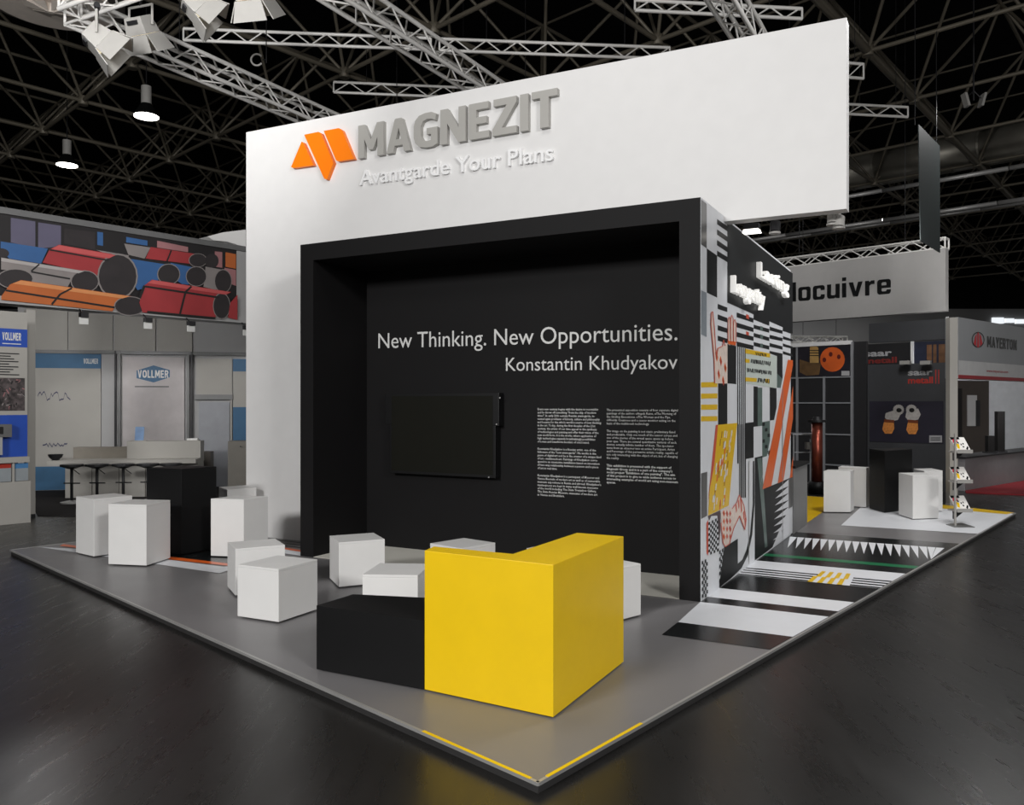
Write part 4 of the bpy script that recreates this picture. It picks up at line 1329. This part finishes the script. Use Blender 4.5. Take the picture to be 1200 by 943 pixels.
qrect(PG, po, gx(936), gx(996.8), gz(441), gz(405.5), .034, mat('poster_night', (30, 28, 36), .4, var=.3, scale=3), 'sheet', .004)


def gpoly(px, m, off, name='poster_print', par=None):
    return mk(name, MB().poly([PG.hit(u, v, off) for u, v in px]), m, par or po)


def circ(u, v, ru, rv, n=20):
    return [(u + ru * math.cos(i * 2 * math.pi / n), v + rv * math.sin(i * 2 * math.pi / n)) for i in range(n)]


gpoly([(937, 421), (950, 425), (962, 425.5), (960, 439), (945, 440), (937, 436)], mat('poster_bronze', (96, 72, 44), .4, var=.3), .036)
gpoly([(949, 407.5), (950, 405.8), (957, 405.8), (959, 407.5), (959.5, 425), (949, 425)], mat('poster_brass', (170, 136, 80), .4, var=.25), .037)
for v in (410, 413, 416):
    gpoly([(949, v), (959.5, v), (959.5, v + 1), (949, v + 1)], C_blk, .038)
gpoly(circ(975.5, 421, 14.5, 14.5), mat('poster_orange_ball', (206, 92, 36), .4, var=.25, scale=2), .037)
for u, v in ((966, 421.5), (973.5, 415), (983, 418)):
    gpoly(circ(u, v, 2.2, 2.8, 12), mat('poster_hole', (90, 22, 18), .5), .039)
gpoly([(986, 434.5), (995.5, 434.5), (995.5, 440), (986, 440)], M_ssign, .039)
# narrow black service door
PD = Plane(at(1007, 16.3), aL)
dx = lambda u: PD.sz(u, 480)[0]
dzz = lambda v: PD.hit(1007, v).z
dr = thing('service_door', at(1007, 16.3, FLOOR), 'narrow black door between the grid wall and the charcoal wall', 'door')
qrect(PD, dr, dx(999.5), dx(1015), FLOOR, dzz(402), 0, M_sdark2, 'leaf', .06)
qrect(PD, dr, dx(1013), dx(1014), dzz(492), dzz(478), .03, M_sgrid, 'pull_handle', .03)
qrect(PD, dr, dx(1004), dx(1005), dzz(512), dzz(507), .02, M_sgrid, 'lock', .02)
# charcoal wall
PA = Plane(at(1063, 15.6), aL)
ax_ = lambda u: PA.sz(u, 480)[0]
az_ = lambda v: PA.hit(1063, v).z
cw = thing('charcoal_wall', at(1063, 15.6, FLOOR), 'charcoal grey stand wall with a picture of two gear couplings', 'display wall')
qrect(PA, cw, ax_(1013.5), ax_(1112), FLOOR, az_(426), 0, M_sdark, 'wall_body', .12)
fr_ = qrect(PA, cw, ax_(1019.5), ax_(1106), az_(518.5), az_(470), .01, mat('coupling_picture_night', (40, 38, 50), .4, var=.2, scale=2), 'picture', .01)
fr_['label'] = 'dark picture of two gear couplings'


def apoly(px, m, off, name):
    return mk(name, MB().poly([PA.hit(u, v, off) for u, v in px]), m, cw)


C_gear = mat('picture_grey_metal', (168, 164, 160), .4, var=.2, scale=20)
C_cop = mat('picture_copper', (206, 132, 66), .4, var=.3, scale=25)
for (gx_, gy_, bx_, by_, cx_, cy_) in ((1053, 480, 1046, 487, 1042, 499), (1068, 480, 1070, 486.5, 1070, 499.5)):
    teeth = []
    for i in range(36):
        r = 6.8 if i % 2 else 5.8
        teeth.append((gx_ + r * math.cos(i * math.pi / 18), gy_ + r * .95 * math.sin(i * math.pi / 18)))
    apoly([(bx_ - 8, by_ - 3), (bx_ + 6, by_ - 8), (bx_ + 9, by_ - 1), (bx_ + 6, by_ + 5), (bx_ - 5, by_ + 7), (bx_ - 9, by_ + 2)], C_gear, .012, 'picture_coupling')
    apoly(teeth, C_gear, .014, 'picture_gear')
    apoly(circ(gx_ + .5, gy_ + .5, 3.2, 2.6, 14), C_blk, .016, 'picture_gear_bore')
    apoly([(cx_ - 5.5, cy_ - 7), (cx_ + 5.5, cy_ - 6), (cx_ + 6, cy_ + 3), (cx_ + 3, cy_ + 9), (cx_ - 5, cy_ + 9), (cx_ - 8, cy_ + 4)], C_cop, .017, 'picture_bolt')
    apoly([(cx_ - 6, cy_ - 8), (cx_ + 6, cy_ - 7), (cx_ + 5.8, cy_ - 3.4), (cx_ - 6, cy_ - 4.4)], mat('picture_dark_copper', (110, 56, 30), .4), .018, 'picture_bolt_shade_ring')
apoly([(1089, 510), (1104, 510), (1104, 518.4), (1089, 518.4)], M_ssign, .014, 'picture_caption')
for v in (512.5, 514.8):
    apoly([(1090.5, v), (1102, v), (1102, v + 1), (1090.5, v + 1)], M_sdark, .016, 'caption_line')
text_on(PA, 'saar', ax_(1064), ax_(1093), az_(440), az_(434) - az_(440) + .02, M_ssign, cw, 'logo_lettering', bold=.03, off=.004)
text_on(PA, 'metall', ax_(1064), ax_(1093.5), az_(449.5), az_(443) - az_(449.5) + .02, M_sred, cw, 'logo_lettering', bold=.03, off=.004)
for u in (1096, 1099.5):
    qrect(PA, cw, ax_(u), ax_(u + 1.3), az_(450), az_(434), .004, M_sred, 'logo_bar')
# header behind
PH = Plane(at(1060, 17.2), aL)
hx = lambda u: PH.sz(u, 420)[0]
hz = lambda v: PH.hit(1060, v).z
hw = thing('stand_header', at(1060, 17.2, hz(426)), 'charcoal header with light strips above the charcoal wall', 'header')
qrect(PH, hw, hx(1018.3), hx(1109), hz(399.5), hz(376.5), 0, M_sdark, 'header_panel', .15)
qrect(PH, hw, hx(1000), hx(1066), hz(440), hz(401), -.06, M_sdark2, 'sign_board', .05)
qrect(PH, hw, hx(1067), hx(1108), hz(440), hz(401), -.06, mat('picture_dusk_blue', (38, 42, 60), .4, var=.2), 'picture_board', .05)
for u0, u1 in ((1085, 1091), (1092.5, 1096.5), (1099, 1107)):
    qrect(PH, hw, hx(u0), hx(u1), hz(430), hz(405), -.055, mat('picture_bronze', (120, 86, 60), .4, var=.4, scale=6), 'picture_print')
qrect(PH, hw, hx(1066.5), hx(1070), FLOOR, hz(400), -.03, mat('light_rail', (220, 220, 220), .5), 'upright', .04)
qrect(PH, hw, hx(1108.6), hx(1111), FLOOR, hz(374.5), .02, mat('light_rail', (220, 220, 220), .5), 'upright', .06)
text_on(PH, 'saar', hx(1012), hx(1044), hz(416), .14, M_ssign, hw, 'logo_lettering', bold=.03, off=-.055)
text_on(PH, 'metall', hx(1012), hx(1050), hz(424.5), .13, mat('text_dim_red', (120, 40, 36), .5), hw, 'logo_lettering', bold=.03, off=-.055)
for u, wd in ((1062, 'left'), (1086, 'right')):
    p = PA.hit(u, 424, .1)
    t = thing('top_spotlight', p, '%s of two small grey spotlights on top of the charcoal wall' % wd, 'spotlight', 'spotlights on the charcoal wall')
    mk('lamp_head', MB().box(p - aL * .09 - UP * .05, aL * .18, PA.n * .1, UP * .07), M_lampgrey, t)
    mk('clip', MB().box(p - aL * .015 - PA.n * .1 - UP * .0, aL * .03, PA.n * .11, UP * .04), M_darkmetal, t)
# copper pipe and steel side table
cp = at(957.5, 14.75, FLOOR)
pt_ = thing('copper_column', cp, 'tall polished dark copper tube with a flanged top', 'display tube')
mk('tube', MB().tube(cp + UP * .22, cp + UP * 1.30, .095, 28), mat('copper_polished', (140, 72, 58), .35, metal=.8, var=.15), pt_, smooth=True)
mk('socket', MB().tube(cp, cp + UP * .22, .15, 28), M_black, pt_, smooth=True)
mk('flange', MB().tube(cp + UP * 1.30, cp + UP * 1.34, .16, 28).tube(cp + UP * 1.34, cp + UP * 1.40, .09, 20, .06), M_darkmetal, pt_)
tb = at(940, 15.4, FLOOR)
tt = thing('steel_table', tb, 'thin steel frame high table left of the copper tube', 'table')
mk('table_top', MB().cbox(tb + UP * 1.05, .5, .4, .025), M_sgrid, tt)
for dx_, dy_ in ((-.22, -.17), (.12, -.17), (.22, .17), (-.22, .17)):
    mk('leg', MB().tube(tb + V((dx_, dy_, 0)), tb + V((dx_, dy_, 1.05)), .018, 8), M_sgrid, tt)
mk('cross_bar', MB().tube(tb + V((-.22, -.17, .72)), tb + V((.12, -.17, .72)), .012, 6), M_sgrid, tt)
mk('hanging_box', MB().cbox(tb + V((.13, -.1, .78)), .2, .12, .13), M_lampgrey, tt)

# ------------------------------------------------------------------ right edge: red and grey stand
dM = V((1150, 950, 0)).normalized()
mo = at(1123, 13.0)
PM = Plane(mo, dM)
mx = lambda u: PM.sz(u, 460)[0]
mz = lambda v: PM.hit(1123.3, v).z
rs = thing('grey_fascia', PM.pt(1, mz(443)), 'silver grey stand fascia with black name and red emblem at right', 'fascia')
M_mgrey = mat('right_fascia_silver', (150, 152, 155), .4, var=.05, scale=1.5)
qrect(PM, rs, 0, 4.5, mz(443), mz(371.5), 0, M_mgrey, 'fascia_panel', .2)
qrect(PM, rs, 0, 4.5, mz(440), mz(422), .004, mat('right_fascia_pale', (196, 196, 196), .4), 'pale_band')
qrect(PM, rs, 0, 4.5, mz(443.2), mz(439), .008, mat('right_fascia_red', (150, 26, 36), .4), 'red_band', .008)
xa_, za_ = PM.sz(1156.5, 406)
xb_, zb2 = PM.sz(1191, 408)
block_word(PM, 'MAYERTON', xa_, xb_, PM.hit(1156.5, 406.5).z, PM.hit(1156.5, 406.5).z, .185, .003, P_black, rs, gap=.14, off=.005)
text_on(PM, 'www.mayerton.com', PM.sz(1155.5, 433)[0], PM.sz(1181, 433)[0], PM.hit(1160, 436).z, .045, mat('right_text_red', (170, 30, 44), .5), rs, 'web_lettering', bold=.01, off=.006)
ring_o, ring_i = circ(1146.3, 398, 7.4, 9.2, 28), circ(1146.3, 398, 6.5, 8.2, 28)
mb = MB()
for i in range(28):
    j = (i + 1) % 28
    mb.poly([PM.hit(*q, .006) for q in (ring_o[i], ring_o[j], ring_i[j], ring_i[i])])
mk('emblem_ring', mb, P_black, rs)
for pxs in ([(1145.6, 389.5), (1147, 389.5), (1147.6, 406.8), (1145, 406.8)], [(1143, 393.5), (1144.6, 391), (1144, 405.8), (1141, 402.5)], [(1148, 391), (1149.6, 393.5), (1151.6, 402.5), (1148.6, 405.8)]):
    mk('emblem_stroke', MB().poly([PM.hit(u, v, .008) for u, v in pxs]), mat('right_emblem_red', (196, 30, 44), .4), rs)
cl = thing('pale_column', at(1117.5, 13.0, FLOOR), 'pale slim column at the left end of the silver fascia', 'column')
mk('shaft', MB().box(at(1113.2, 13.0, FLOOR), V((.125, 0, 0)), V((0, .125, 0)), UP * (mz(372) - FLOOR)), M_vwhite, cl)
mk('foot', MB().box(at(1112.9, 12.99, FLOOR), V((.135, 0, 0)), V((0, .14, 0)), UP * .02), M_lampgrey, cl)
# interior walls of that stand
mw = thing('stand_inner_wall', at(1160, 17.5, FLOOR), 'pale inner wall with a dark brown panel behind the silver fascia', 'booth wall')
PI_ = Plane(at(1118, 19.6), V((1, .1, 0)))
ix = lambda u: PI_.sz(u, 480)[0]
iz = lambda v: PI_.hit(1140, v).z
qrect(PI_, mw, ix(1114), ix(1260), FLOOR, iz(440), 0, mat('inner_wall_pale', (186, 188, 192), .5), 'wall_body', .1)
qrect(PI_, mw, ix(1114), ix(1158), FLOOR, iz(446), .03, mat('inner_panel_brown', (60, 54, 50), .4), 'dark_panel', .03)
qrect(PI_, mw, ix(1121), ix(1126), FLOOR, iz(455), .05, C_blk, 'panel_slot', .03)
qrect(PI_, mw, ix(1132), ix(1143), iz(499), iz(463), .06, M_vgrey, 'grey_plate', .03)
qrect(PI_, mw, ix(1141.5), ix(1146), iz(499), iz(469), .08, M_sdark2, 'dark_plate', .03)
# desk with sloping red floor
dk0, dk1 = at(1131, 15.2), at(1225, 18.0)
dkv = (dk1 - dk0).normalized()
dkn = V((-dkv.y, dkv.x, 0))
dk = thing('grey_desk', (dk0 + dk1) / 2 + UP * FLOOR, 'long silver grey desk beside the pale column at right', 'desk')
zd = .56
mk('front', MB().box(dk0 + UP * FLOOR, dk1 - dk0, dkn * .4, UP * (zd - FLOOR)), mat('desk_silver', (140, 138, 140), .4), dk)
mk('desk_top', MB().box(dk0 - dkv * .05 - dkn * .03 + UP * zd, (dk1 - dk0) * 1.02, dkn * .5, UP * .025), M_sdark2, dk)
for u, h, wd_, nm, lb in ((1174, .82, .15, 'dark_tower', 'tall slim black column object on the silver desk'), (1163.5, .33, .13, 'dark_box', 'short black box standing on the silver desk')):
    p = dk0 + (dk1 - dk0) * ((u - 1129) / 86.0) + dkn * .2 + UP * (zd + .025)
    t = thing(nm, p, lb, 'display object')
    mk('body', MB().cbox(p + UP * .02, wd_, .12, h), C_blk, t, bevel=.004)
    mk('foot', MB().cbox(p, wd_ + .08, .16, .02), M_sdark2, t)
struct('trim_2', MB().prism([at(1131, 15.1), at(1225, 17.9), at(1225, 14.3), at(1132, 14.85)], FLOOR, FLOOR + .02), mat('red_carpet', (120, 18, 28), .9, bump=.2, bscale=150))

# hanging sign with black word
PLo = Plane(at(1020, 18.0), aL)
lx = lambda u: PLo.sz(u, 350)[0]
xa_, xb_ = lx(895), lx(1108)
zlt = PLo.hit(1107.5, 290.5).z
zlb = PLo.hit(1108, 364).z
ls = thing('hanging_sign', PLo.pt((xa_ + xb_) / 2, zlb), 'large pale grey hanging sign with a bold black word', 'sign')
M_lsign = mat('hanging_sign_grey', (178, 176, 174), .6, var=.02)
mk('sign_board', MB().slab([PLo.pt(xa_, zlb), PLo.pt(xb_, zlb), PLo.pt(xb_, zlt), PLo.pt(xa_, zlt)], -PLo.n * .2), M_lsign, ls)
xw0, zw0 = PLo.sz(928.5, 353.5)
xw1, zw1 = PLo.sz(1044, 344)
zcap = PLo.hit(929, 331).z
block_word(PLo, 'locuivre', xw0, xw1, zw0, zw1, (zcap - zw0), .006, P_black, ls, gap=.12)
# ------------------------------------------------------------------ hanging dark banner
bn = thing('dark_banner', atv(1089, 290, 14.6), 'dark green-black hanging banner seen almost edge-on', 'banner')
bp = [atv(1076.6, 145.5, 14), atv(1101.4, 171, 15.19), atv(1101.8, 296, 15.19), atv(1079, 282, 14)]
mk('banner_board', MB().slab(bp, e_L * .015), mat('banner_green_black', (36, 44, 44), .6), bn)
for q in (bp[0], bp[1]):
    mk('suspension_wire', MB().tube(q + e_L * .06, V((q.x, q.y, 8.6)) + e_L * .06, .008, 5), M_darkmetal, bn)

# ------------------------------------------------------------------ roof space frame
ZC = 8.6
dzc = ZC - H
N0 = atv(1017, 60, F * dzc / 412)
sR, sLn = 3.33, 2.93
rowsI, rowsJ = range(-9, 12), range(-5, 16)


def node(i, j, up_=False):
    p = N0 + e_R * (sR * (i + (.5 if up_ else 0))) + e_L * (sLn * (j + (.5 if up_ else 0)))
    return V((p.x, p.y, ZC + (2.3 if up_ else 0)))


def inview(p, mx_=170):
    if p.y < 5 or p.y > 46:
        return False
    u, v = pix(p)
    return -mx_ < u < 1200 + mx_ and v > -260


members = []
for i in rowsI:
    for j in rowsJ:
        p = node(i, j)
        cands = [(p, node(i + 1, j), .05 if j else .085, 'chord_tube'), (p, node(i, j + 1), .045, 'chord_tube')]
        pu = node(i, j, True)
        cands += [(pu, node(i + 1, j, True), .045, 'chord_tube'), (pu, node(i, j + 1, True), .03, 'chord_tube')]
        for di in (0, -1):
            for dj in (0, -1):
                cands.append((p, node(i + di, j + dj, True), .036, 'web_tube'))
        for a_, b_, r, nm in cands:
            if inview(a_) or inview(b_):
                members.append(((a_ + b_).length / 2 if False else ((a_ + b_) / 2 - CAM).length, nm, a_, b_, r))
members.sort(key=lambda x: x[0])
sp = thing('roof_space_frame', V((0, 20, ZC)), 'grey-brown tubular steel space frame under the black hall roof', 'roof frame')
far = MB()
cnt = {'chord_tube': 0, 'web_tube': 0}
for d, nm, a_, b_, r in members:
    if cnt[nm] < 290:
        cnt[nm] += 1
        rod(nm, a_, b_, r, M_steel, sp, 8)
    else:
        far.tube(a_, b_, r, 6)
if far.v:
    o = mk('far_tubes', far, M_steel, sp)
    o['kind'] = 'stuff'
kk = 0
for i in rowsI:
    for j in rowsJ:
        p = node(i, j)
        if inview(p, 30) and kk < 250:
            kk += 1
            rod('node_hub', p - UP * .1, p + UP * .1, .11, M_steel, sp, 10)

# ducts and pipes running along the far roof
M_duct = mat('duct_sheet_metal', (150, 146, 136), .42, metal=.5, var=.15, scale=2)
for u, v, Y, r, name, lab, m in ((1150, 172, 24, .48, 'air_duct', 'big round sheet metal air duct high at right', M_duct),
                                 (1000, 205, 27, .5, 'air_duct', 'second round air duct further back below the large one', M_duct),
                                 (1035, 223, 22, .06, 'ceiling_pipe', 'upper thin bright ceiling pipe behind the dark banner', M_trim),
                                 (1035, 258, 24, .06, 'ceiling_pipe', 'lower thin bright ceiling pipe behind the dark banner', M_trim),
                                 (1150, 192, 25, .05, 'ceiling_pipe', 'thin bright ceiling pipe below the big air duct', M_trim),
                                 (1150, 245, 28, .05, 'ceiling_pipe', 'thin ceiling pipe right of the dark banner', M_trim)):
    c = atv(u, v, Y)
    t = thing(name, c, lab, 'duct' if 'duct' in name else 'pipe')
    for k in range(-6 if r < .1 else -4, 4):
        a_, b_ = c + e_L * (-3.0 * k), c + e_L * (-3.0 * (k + 1) + .03)
        mk('section', MB().tube(a_, b_, r, 20 if r > .1 else 8), m, t, smooth=True)
    if r > .1:
        for k in range(-3, 4):
            a_ = c + e_L * (-3.0 * k)
            mk('joint_ring', MB().tube(a_ - e_L * .03, a_ + e_L * .03, r + .02, 20), m, t)

# ------------------------------------------------------------------ aluminium rig trusses
def truss(name, p, d, L, side, wdt, hgt, label, r=.032, step=.36, flat_=False, br=.014):
    t = thing(name, p, label, 'truss')
    d = d.normalized()
    side = side.normalized()
    if flat_:
        cs = [V((0, 0, 0)), UP * hgt]
    else:
        cs = [V((0, 0, 0)), side * wdt, side * wdt + UP * hgt, UP * hgt]
    for c in cs:
        rod('chord', p + c, p + c + d * L, r, M_alu, t, 10)
    n_ = int(L / step)
    faces = [(0, 1)] if flat_ else [(0, 1), (1, 2), (2, 3), (3, 0)]
    for a_, b_ in faces:
        for k in range(n_):
            x0, x1 = step * k, step * (k + 1)
            s0, s1 = (a_, b_) if k % 2 == 0 else (b_, a_)
            rod('brace', p + cs[s0] + d * x0, p + cs[s1] + d * x1, br, M_alu, t, 6)
    for x in (0, L):
        for a_, b_ in faces:
            rod('end_bar', p + cs[a_] + d * x, p + cs[b_] + d * x, br * 1.4, M_alu, t, 6)
    for x in (.2 * L, .8 * L):
        q = p + cs[-1] + d * x
        rod('suspension_wire', q, V((q.x, q.y, 12.49)), .007, M_darkmetal, t, 5)
    return t


zr_ = 5.05
e_sn = V((e_s.x, e_s.y, 0))
T1 = atv(180, 71.7, F * zr_ / 400.3)
sT1 = T1 - e_sn * 1.35
truss('rig_truss', sT1, e_sn, 9.0, e_t, .30, .30, 'left aluminium lattice truss running back behind the white fascia')
T3 = atv(375.5, 0, F * zr_ / 472)
truss('rig_truss', T3 - e_sn * 2.2, e_sn, 9.5, e_t, .30, .30, 'middle aluminium lattice truss crossing above the company name')
T4 = atv(828, 0, F * zr_ / 472)
truss('rig_truss', T4 - e_sn * 2.2, e_sn, 9.5, e_t, .30, .30, 'right aluminium lattice truss above the fascia\'s right half')
truss('rig_truss', sT1 + e_t * .34 - e_sn * .0, e_t, 6.5, -e_sn, .30, .30, 'cross truss leaving the lamp corner at top left')


def fl_truss(pa, pb, Y, label, hpx=13.5):
    a_ = atv(pa[0], pa[1], Y)
    z_ = a_.z
    Yb = F * (z_ - H) / (472 - pb[1])
    b_ = atv(pb[0], pb[1], Yb)
    truss('ladder_truss', a_, b_ - a_, (b_ - a_).length, UP, 0, hpx * Y / F, label, r=.028, step=.27 * Y / 14, flat_=True, br=.013)


fl_truss((215, 47), (505, 58), 14.2, 'thin flat ladder truss behind the hanging floodlights')
fl_truss((515, 59), (785, 69), 14.4, 'thin flat ladder truss behind the middle lattice truss')
fl_truss((391, 108), (580, 116), 17, 'short flat ladder truss just above the fascia edge', 12)
fl_truss((744, 12), (940, 22), 12.5, 'flat ladder truss at the top edge right of centre', 12)
fl_truss((993, 133.5), (1064, 137), 17, 'flat ladder truss right of the fascia', 11.5)
fl_truss((960, 88), (1012, 92), 15, 'short flat ladder truss end beside the fascia corner', 17)
a_ = PLo.hit(900, 312.5, -.1)
a_.z = zlt + .02
truss('sign_truss', a_, aL, (xb_ - xa_) - .1, -PLo.n, .25, .22, 'thin lattice truss carrying the pale hanging sign', r=.02, step=.33)
a_ = atv(928, 401, 21)
truss('sign_truss', a_, V((1, .1, 0)), 1.5, V((0, 1, 0)), .3, .16, 'small bright lattice truss above the orange ball poster', r=.02, step=.2)


# floodlights
def flood(loc, aim, label, size=.42, lit=True, power=0):
    aim = V(aim).normalized()
    t = thing('floodlight', loc + UP * .4, label, 'floodlight', 'grey floodlights on the truss corner')
    x = aim.cross(UP).normalized()
    y = x.cross(aim).normalized()
    P = lambda a_, b_, c_: loc + x * a_ * size + y * b_ * size + aim * c_ * size

    def fr(c0, w0, h0, c1, w1, h1, mb=None):
        mb = mb or MB()
        lo = [P(-w0, -h0, c0), P(w0, -h0, c0), P(w0, h0, c0), P(-w0, h0, c0)]
        hi = [P(-w1, -h1, c1), P(w1, -h1, c1), P(w1, h1, c1), P(-w1, h1, c1)]
        return mb.loft(lo, hi)
    mk('housing', fr(-.5, .3, .26, 0, .38, .34), M_lampgrey, t, bevel=.006)
    mk('vent_slot', fr(-.42, .18, .335, -.30, .18, .345), M_darkmetal, t)
    mk('glass', MB().poly([P(-.36, -.32, .006), P(.36, -.32, .006), P(.36, .32, .006), P(-.36, .32, .006)]), M_softglow if lit else M_lampgrey, t)
    for sx, sy in ((1, 0), (-1, 0), (0, 1), (0, -1)):
        if sx:
            q = [P(.38 * sx, -.34, .01), P(.38 * sx, .34, .01), P(.62 * sx, .42, .52), P(.62 * sx, -.42, .52)]
            mk('barn_door', MB().slab(q, x * .012 * sx), M_lampgrey, t)
        else:
            q = [P(-.38, .34 * sy, .01), P(.38, .34 * sy, .01), P(.5, .52 * sy, .52), P(-.5, .52 * sy, .52)]
            mk('barn_door', MB().slab(q, y * .012 * sy), M_lampgrey, t)
    up2 = UP * .62 * size
    mk('yoke', MB().path([P(-.44, 0, -.22), P(-.44, 0, -.22) + up2, P(.44, 0, -.22) + up2, P(.44, 0, -.22)], .016, 6), M_lampgrey, t)
    mid = (P(-.44, 0, -.22) + P(.44, 0, -.22)) / 2 + up2
    mk('hook_clamp', MB().tube(mid, mid + UP * .16, .02, 8).tube(mid + UP * .12 - x * .05, mid + UP * .12 + x * .05, .035, 8), M_darkmetal, t)
    return t


fl_aim = V((.75, .35, -.62))
flood(atv(122, 52, 9.6), fl_aim, 'lowest of the grey floodlights at the truss corner')
flood(atv(168, 40, 10.5), V((.15, .45, -.8)), 'grey floodlight with glowing hood right of the lowest one')
flood(atv(236, 12, 9.6), fl_aim, 'grey floodlight hanging between the truss corner and the last one', size=.4)
flood(atv(297, -2, 9.4), V((.1, .5, -.8)), 'grey floodlight farthest right, cut by the top edge', size=.42)

# pendant high-bay lamps
for u, v, Y, lab in ((171.5, 137, 16.7, 'bright round pendant lamp nearer the fascia'), (78.5, 194, 20.2, 'bright round pendant lamp farther left and lower')):
    c = atv(u, v, Y)
    t = thing('pendant_lamp', c + UP * .9, lab, 'pendant lamp', 'hall pendant lamps')
    mk('lamp_disc', MB().tube(c, c + UP * .015, .24, 28), M_glow, t)
    mk('reflector', MB().tube(c + UP * .016, c + UP * .27, .26, 24, .1), M_farblack, t)
    mk('ballast_can', MB().tube(c + UP * .27, c + UP * .63, .1, 20), M_lampgrey, t, smooth=False)
    mk('suspension', MB().tube(c + UP * .63, V((c.x, c.y, 12.49)), .012, 6), M_darkmetal, t)

# ceiling air diffuser
c = atv(60, 6, 13.6)
t = thing('air_diffuser', c, 'large round ceiling air diffuser with a star-shaped centre at top left', 'air diffuser')
M_diff = mat('diffuser_beige', (214, 204, 194), .6)
mk('plate', MB().tube(c, c + UP * .06, .95, 48), M_diff, t)
mk('drum', MB().tube(c + UP * .06, c + UP * .55, 1.12, 40), mat('diffuser_drum', (70, 66, 62), .6), t)
for k in range(6):
    an = k * math.pi / 3
    d1 = V((math.cos(an), math.sin(an), 0))
    d2 = V((math.cos(an + .7), math.sin(an + .7), 0))
    mk('swirl_vane', MB().loft([c + d1 * .05, c + d1 * .45, c + d2 * .42], [c - UP * .12 + d1 * .03, c - UP * .02 + d1 * .45, c - UP * .015 + d2 * .42]), M_diff, t)
mk('hub', MB().tube(c, c - UP * .13, .09, 14, .05), M_diff, t)

# small hook ring and twin lamp
c = atv(301, 70, 12)
mb = MB()
for k in range(2, 18):
    a0, a1 = k * math.pi / 10, (k + 1) * math.pi / 10
    mb.tube(c + V((math.cos(a0) * .085, 0, math.sin(a0) * .085)), c + V((math.cos(a1) * .085, 0, math.sin(a1) * .085)), .014, 6)
t = thing('cable_ring', c, 'small bright open ring hanging beside a cable', 'ring')
mk('ring', mb, M_lampgrey, t)
ca = c + V((.14, 0, 0))
mk('cable', MB().tube(ca - UP * .05, V((ca.x, ca.y, ZC + .3)), .008, 5), M_darkmetal, t)
mk('cable_tie', MB().tube(c + V((.085, 0, .0)), ca, .008, 5), M_darkmetal, t)
c = atv(1141, 118, 16.2)
t = thing('twin_floodlight', c, 'small twin floodlight hanging under the roof at right', 'floodlight')
mk('stem', MB().tube(c, V((c.x, c.y, 12.49)), .016, 6), M_darkmetal, t)
for sx in (-1, 1):
    hd_ = mk('lamp_head', MB().box(c + V((sx * .13 - .02, -.08, -.12)), V((.05, 0, 0)), V((0, .16, 0)), V((sx * .07, 0, .26))), M_lampgrey, t)
    mk('lamp_arm', MB().tube(c + UP * .2, c + V((sx * .15, 0, .05)), .012, 6), M_darkmetal, t)

# spotlights below the overhanging fascia
zf = zb
for u, v, lab, kind in ((879, 268, 'bright rectangular floodlight under the fascia by the patterned wall', 1), (908, 268, 'round black-rimmed spotlight under the fascia', 0), (975.5, 258, 'left of two pale spotlights at the fascia\'s right end', 2), (983, 262, 'right of two pale spotlights at the fascia\'s right end', 2)):
    Pbk = Plane(B(0, sf + TH + .08), e_t)
    p = Pbk.hit(u, v)
    t = thing('fascia_spotlight', p, lab, 'spotlight', 'spotlights under the white fascia')
    top = V((p.x, p.y, zf + .12))
    if kind == 1:
        x_ = e_t
        mk('lamp_head', MB().box(p - x_ * .06 + UP * .0, x_ * .13, e_s * .09, UP * .05), M_darkmetal, t)
        mk('lamp_glass', MB().loft([p - x_ * .07 - UP * .03, p + x_ * .08 - UP * .03, p + x_ * .08 + e_s * .1 - UP * .03, p - x_ * .07 + e_s * .1 - UP * .03], [p - x_ * .06 - UP * .001, p + x_ * .07 - UP * .001, p + x_ * .07 + e_s * .09 - UP * .001, p - x_ * .06 + e_s * .09 - UP * .001]), M_spotglow, t)
        mk('bracket', MB().tube(p + UP * .05 + e_s * .04, top + e_s * .04, .014, 6), M_darkmetal, t)
    else:
        mm = M_darkmetal if kind == 0 else M_lampgrey
        mk('lamp_can', MB().tube(p + UP * .06 + e_s * .03, p - UP * .03 - e_s * .03 * 0, .045, 16), mm, t)
        mk('lamp_rim', MB().tube(p - UP * .03, p - UP * .045, .05, 16), M_lampgrey, t)
        mk('bracket', MB().tube(p + UP * .06 + e_s * .03, top + e_s * .03, .016, 8), mm, t)
    mk('clamp', MB().box(top - e_t * .04 - UP * .02, e_t * .08, e_s * -.10 + e_s * .18, UP * .06), M_darkmetal, t)

# bright hall windows far at right
for k, (u0, u1, v0, v1) in enumerate(((1163, 1176, 372, 379), (1178, 1188, 373, 378), (1190, 1205, 374, 379))):
    z0_, z1_ = 1.6 + (472 - v1) * 45.6 / F, 1.6 + (472 - v0) * 45.6 / F
    o = struct('window_%d' % (k + 1), MB().prism([((u0 - 600) * 45.6 / F, 45.55), ((u1 - 600) * 45.6 / F, 45.55), ((u1 - 600) * 45.6 / F, 45.69), ((u0 - 600) * 45.6 / F, 45.69)], z0_, z1_), mat('daylight_pane', (235, 240, 245), .4, emit=1.0))
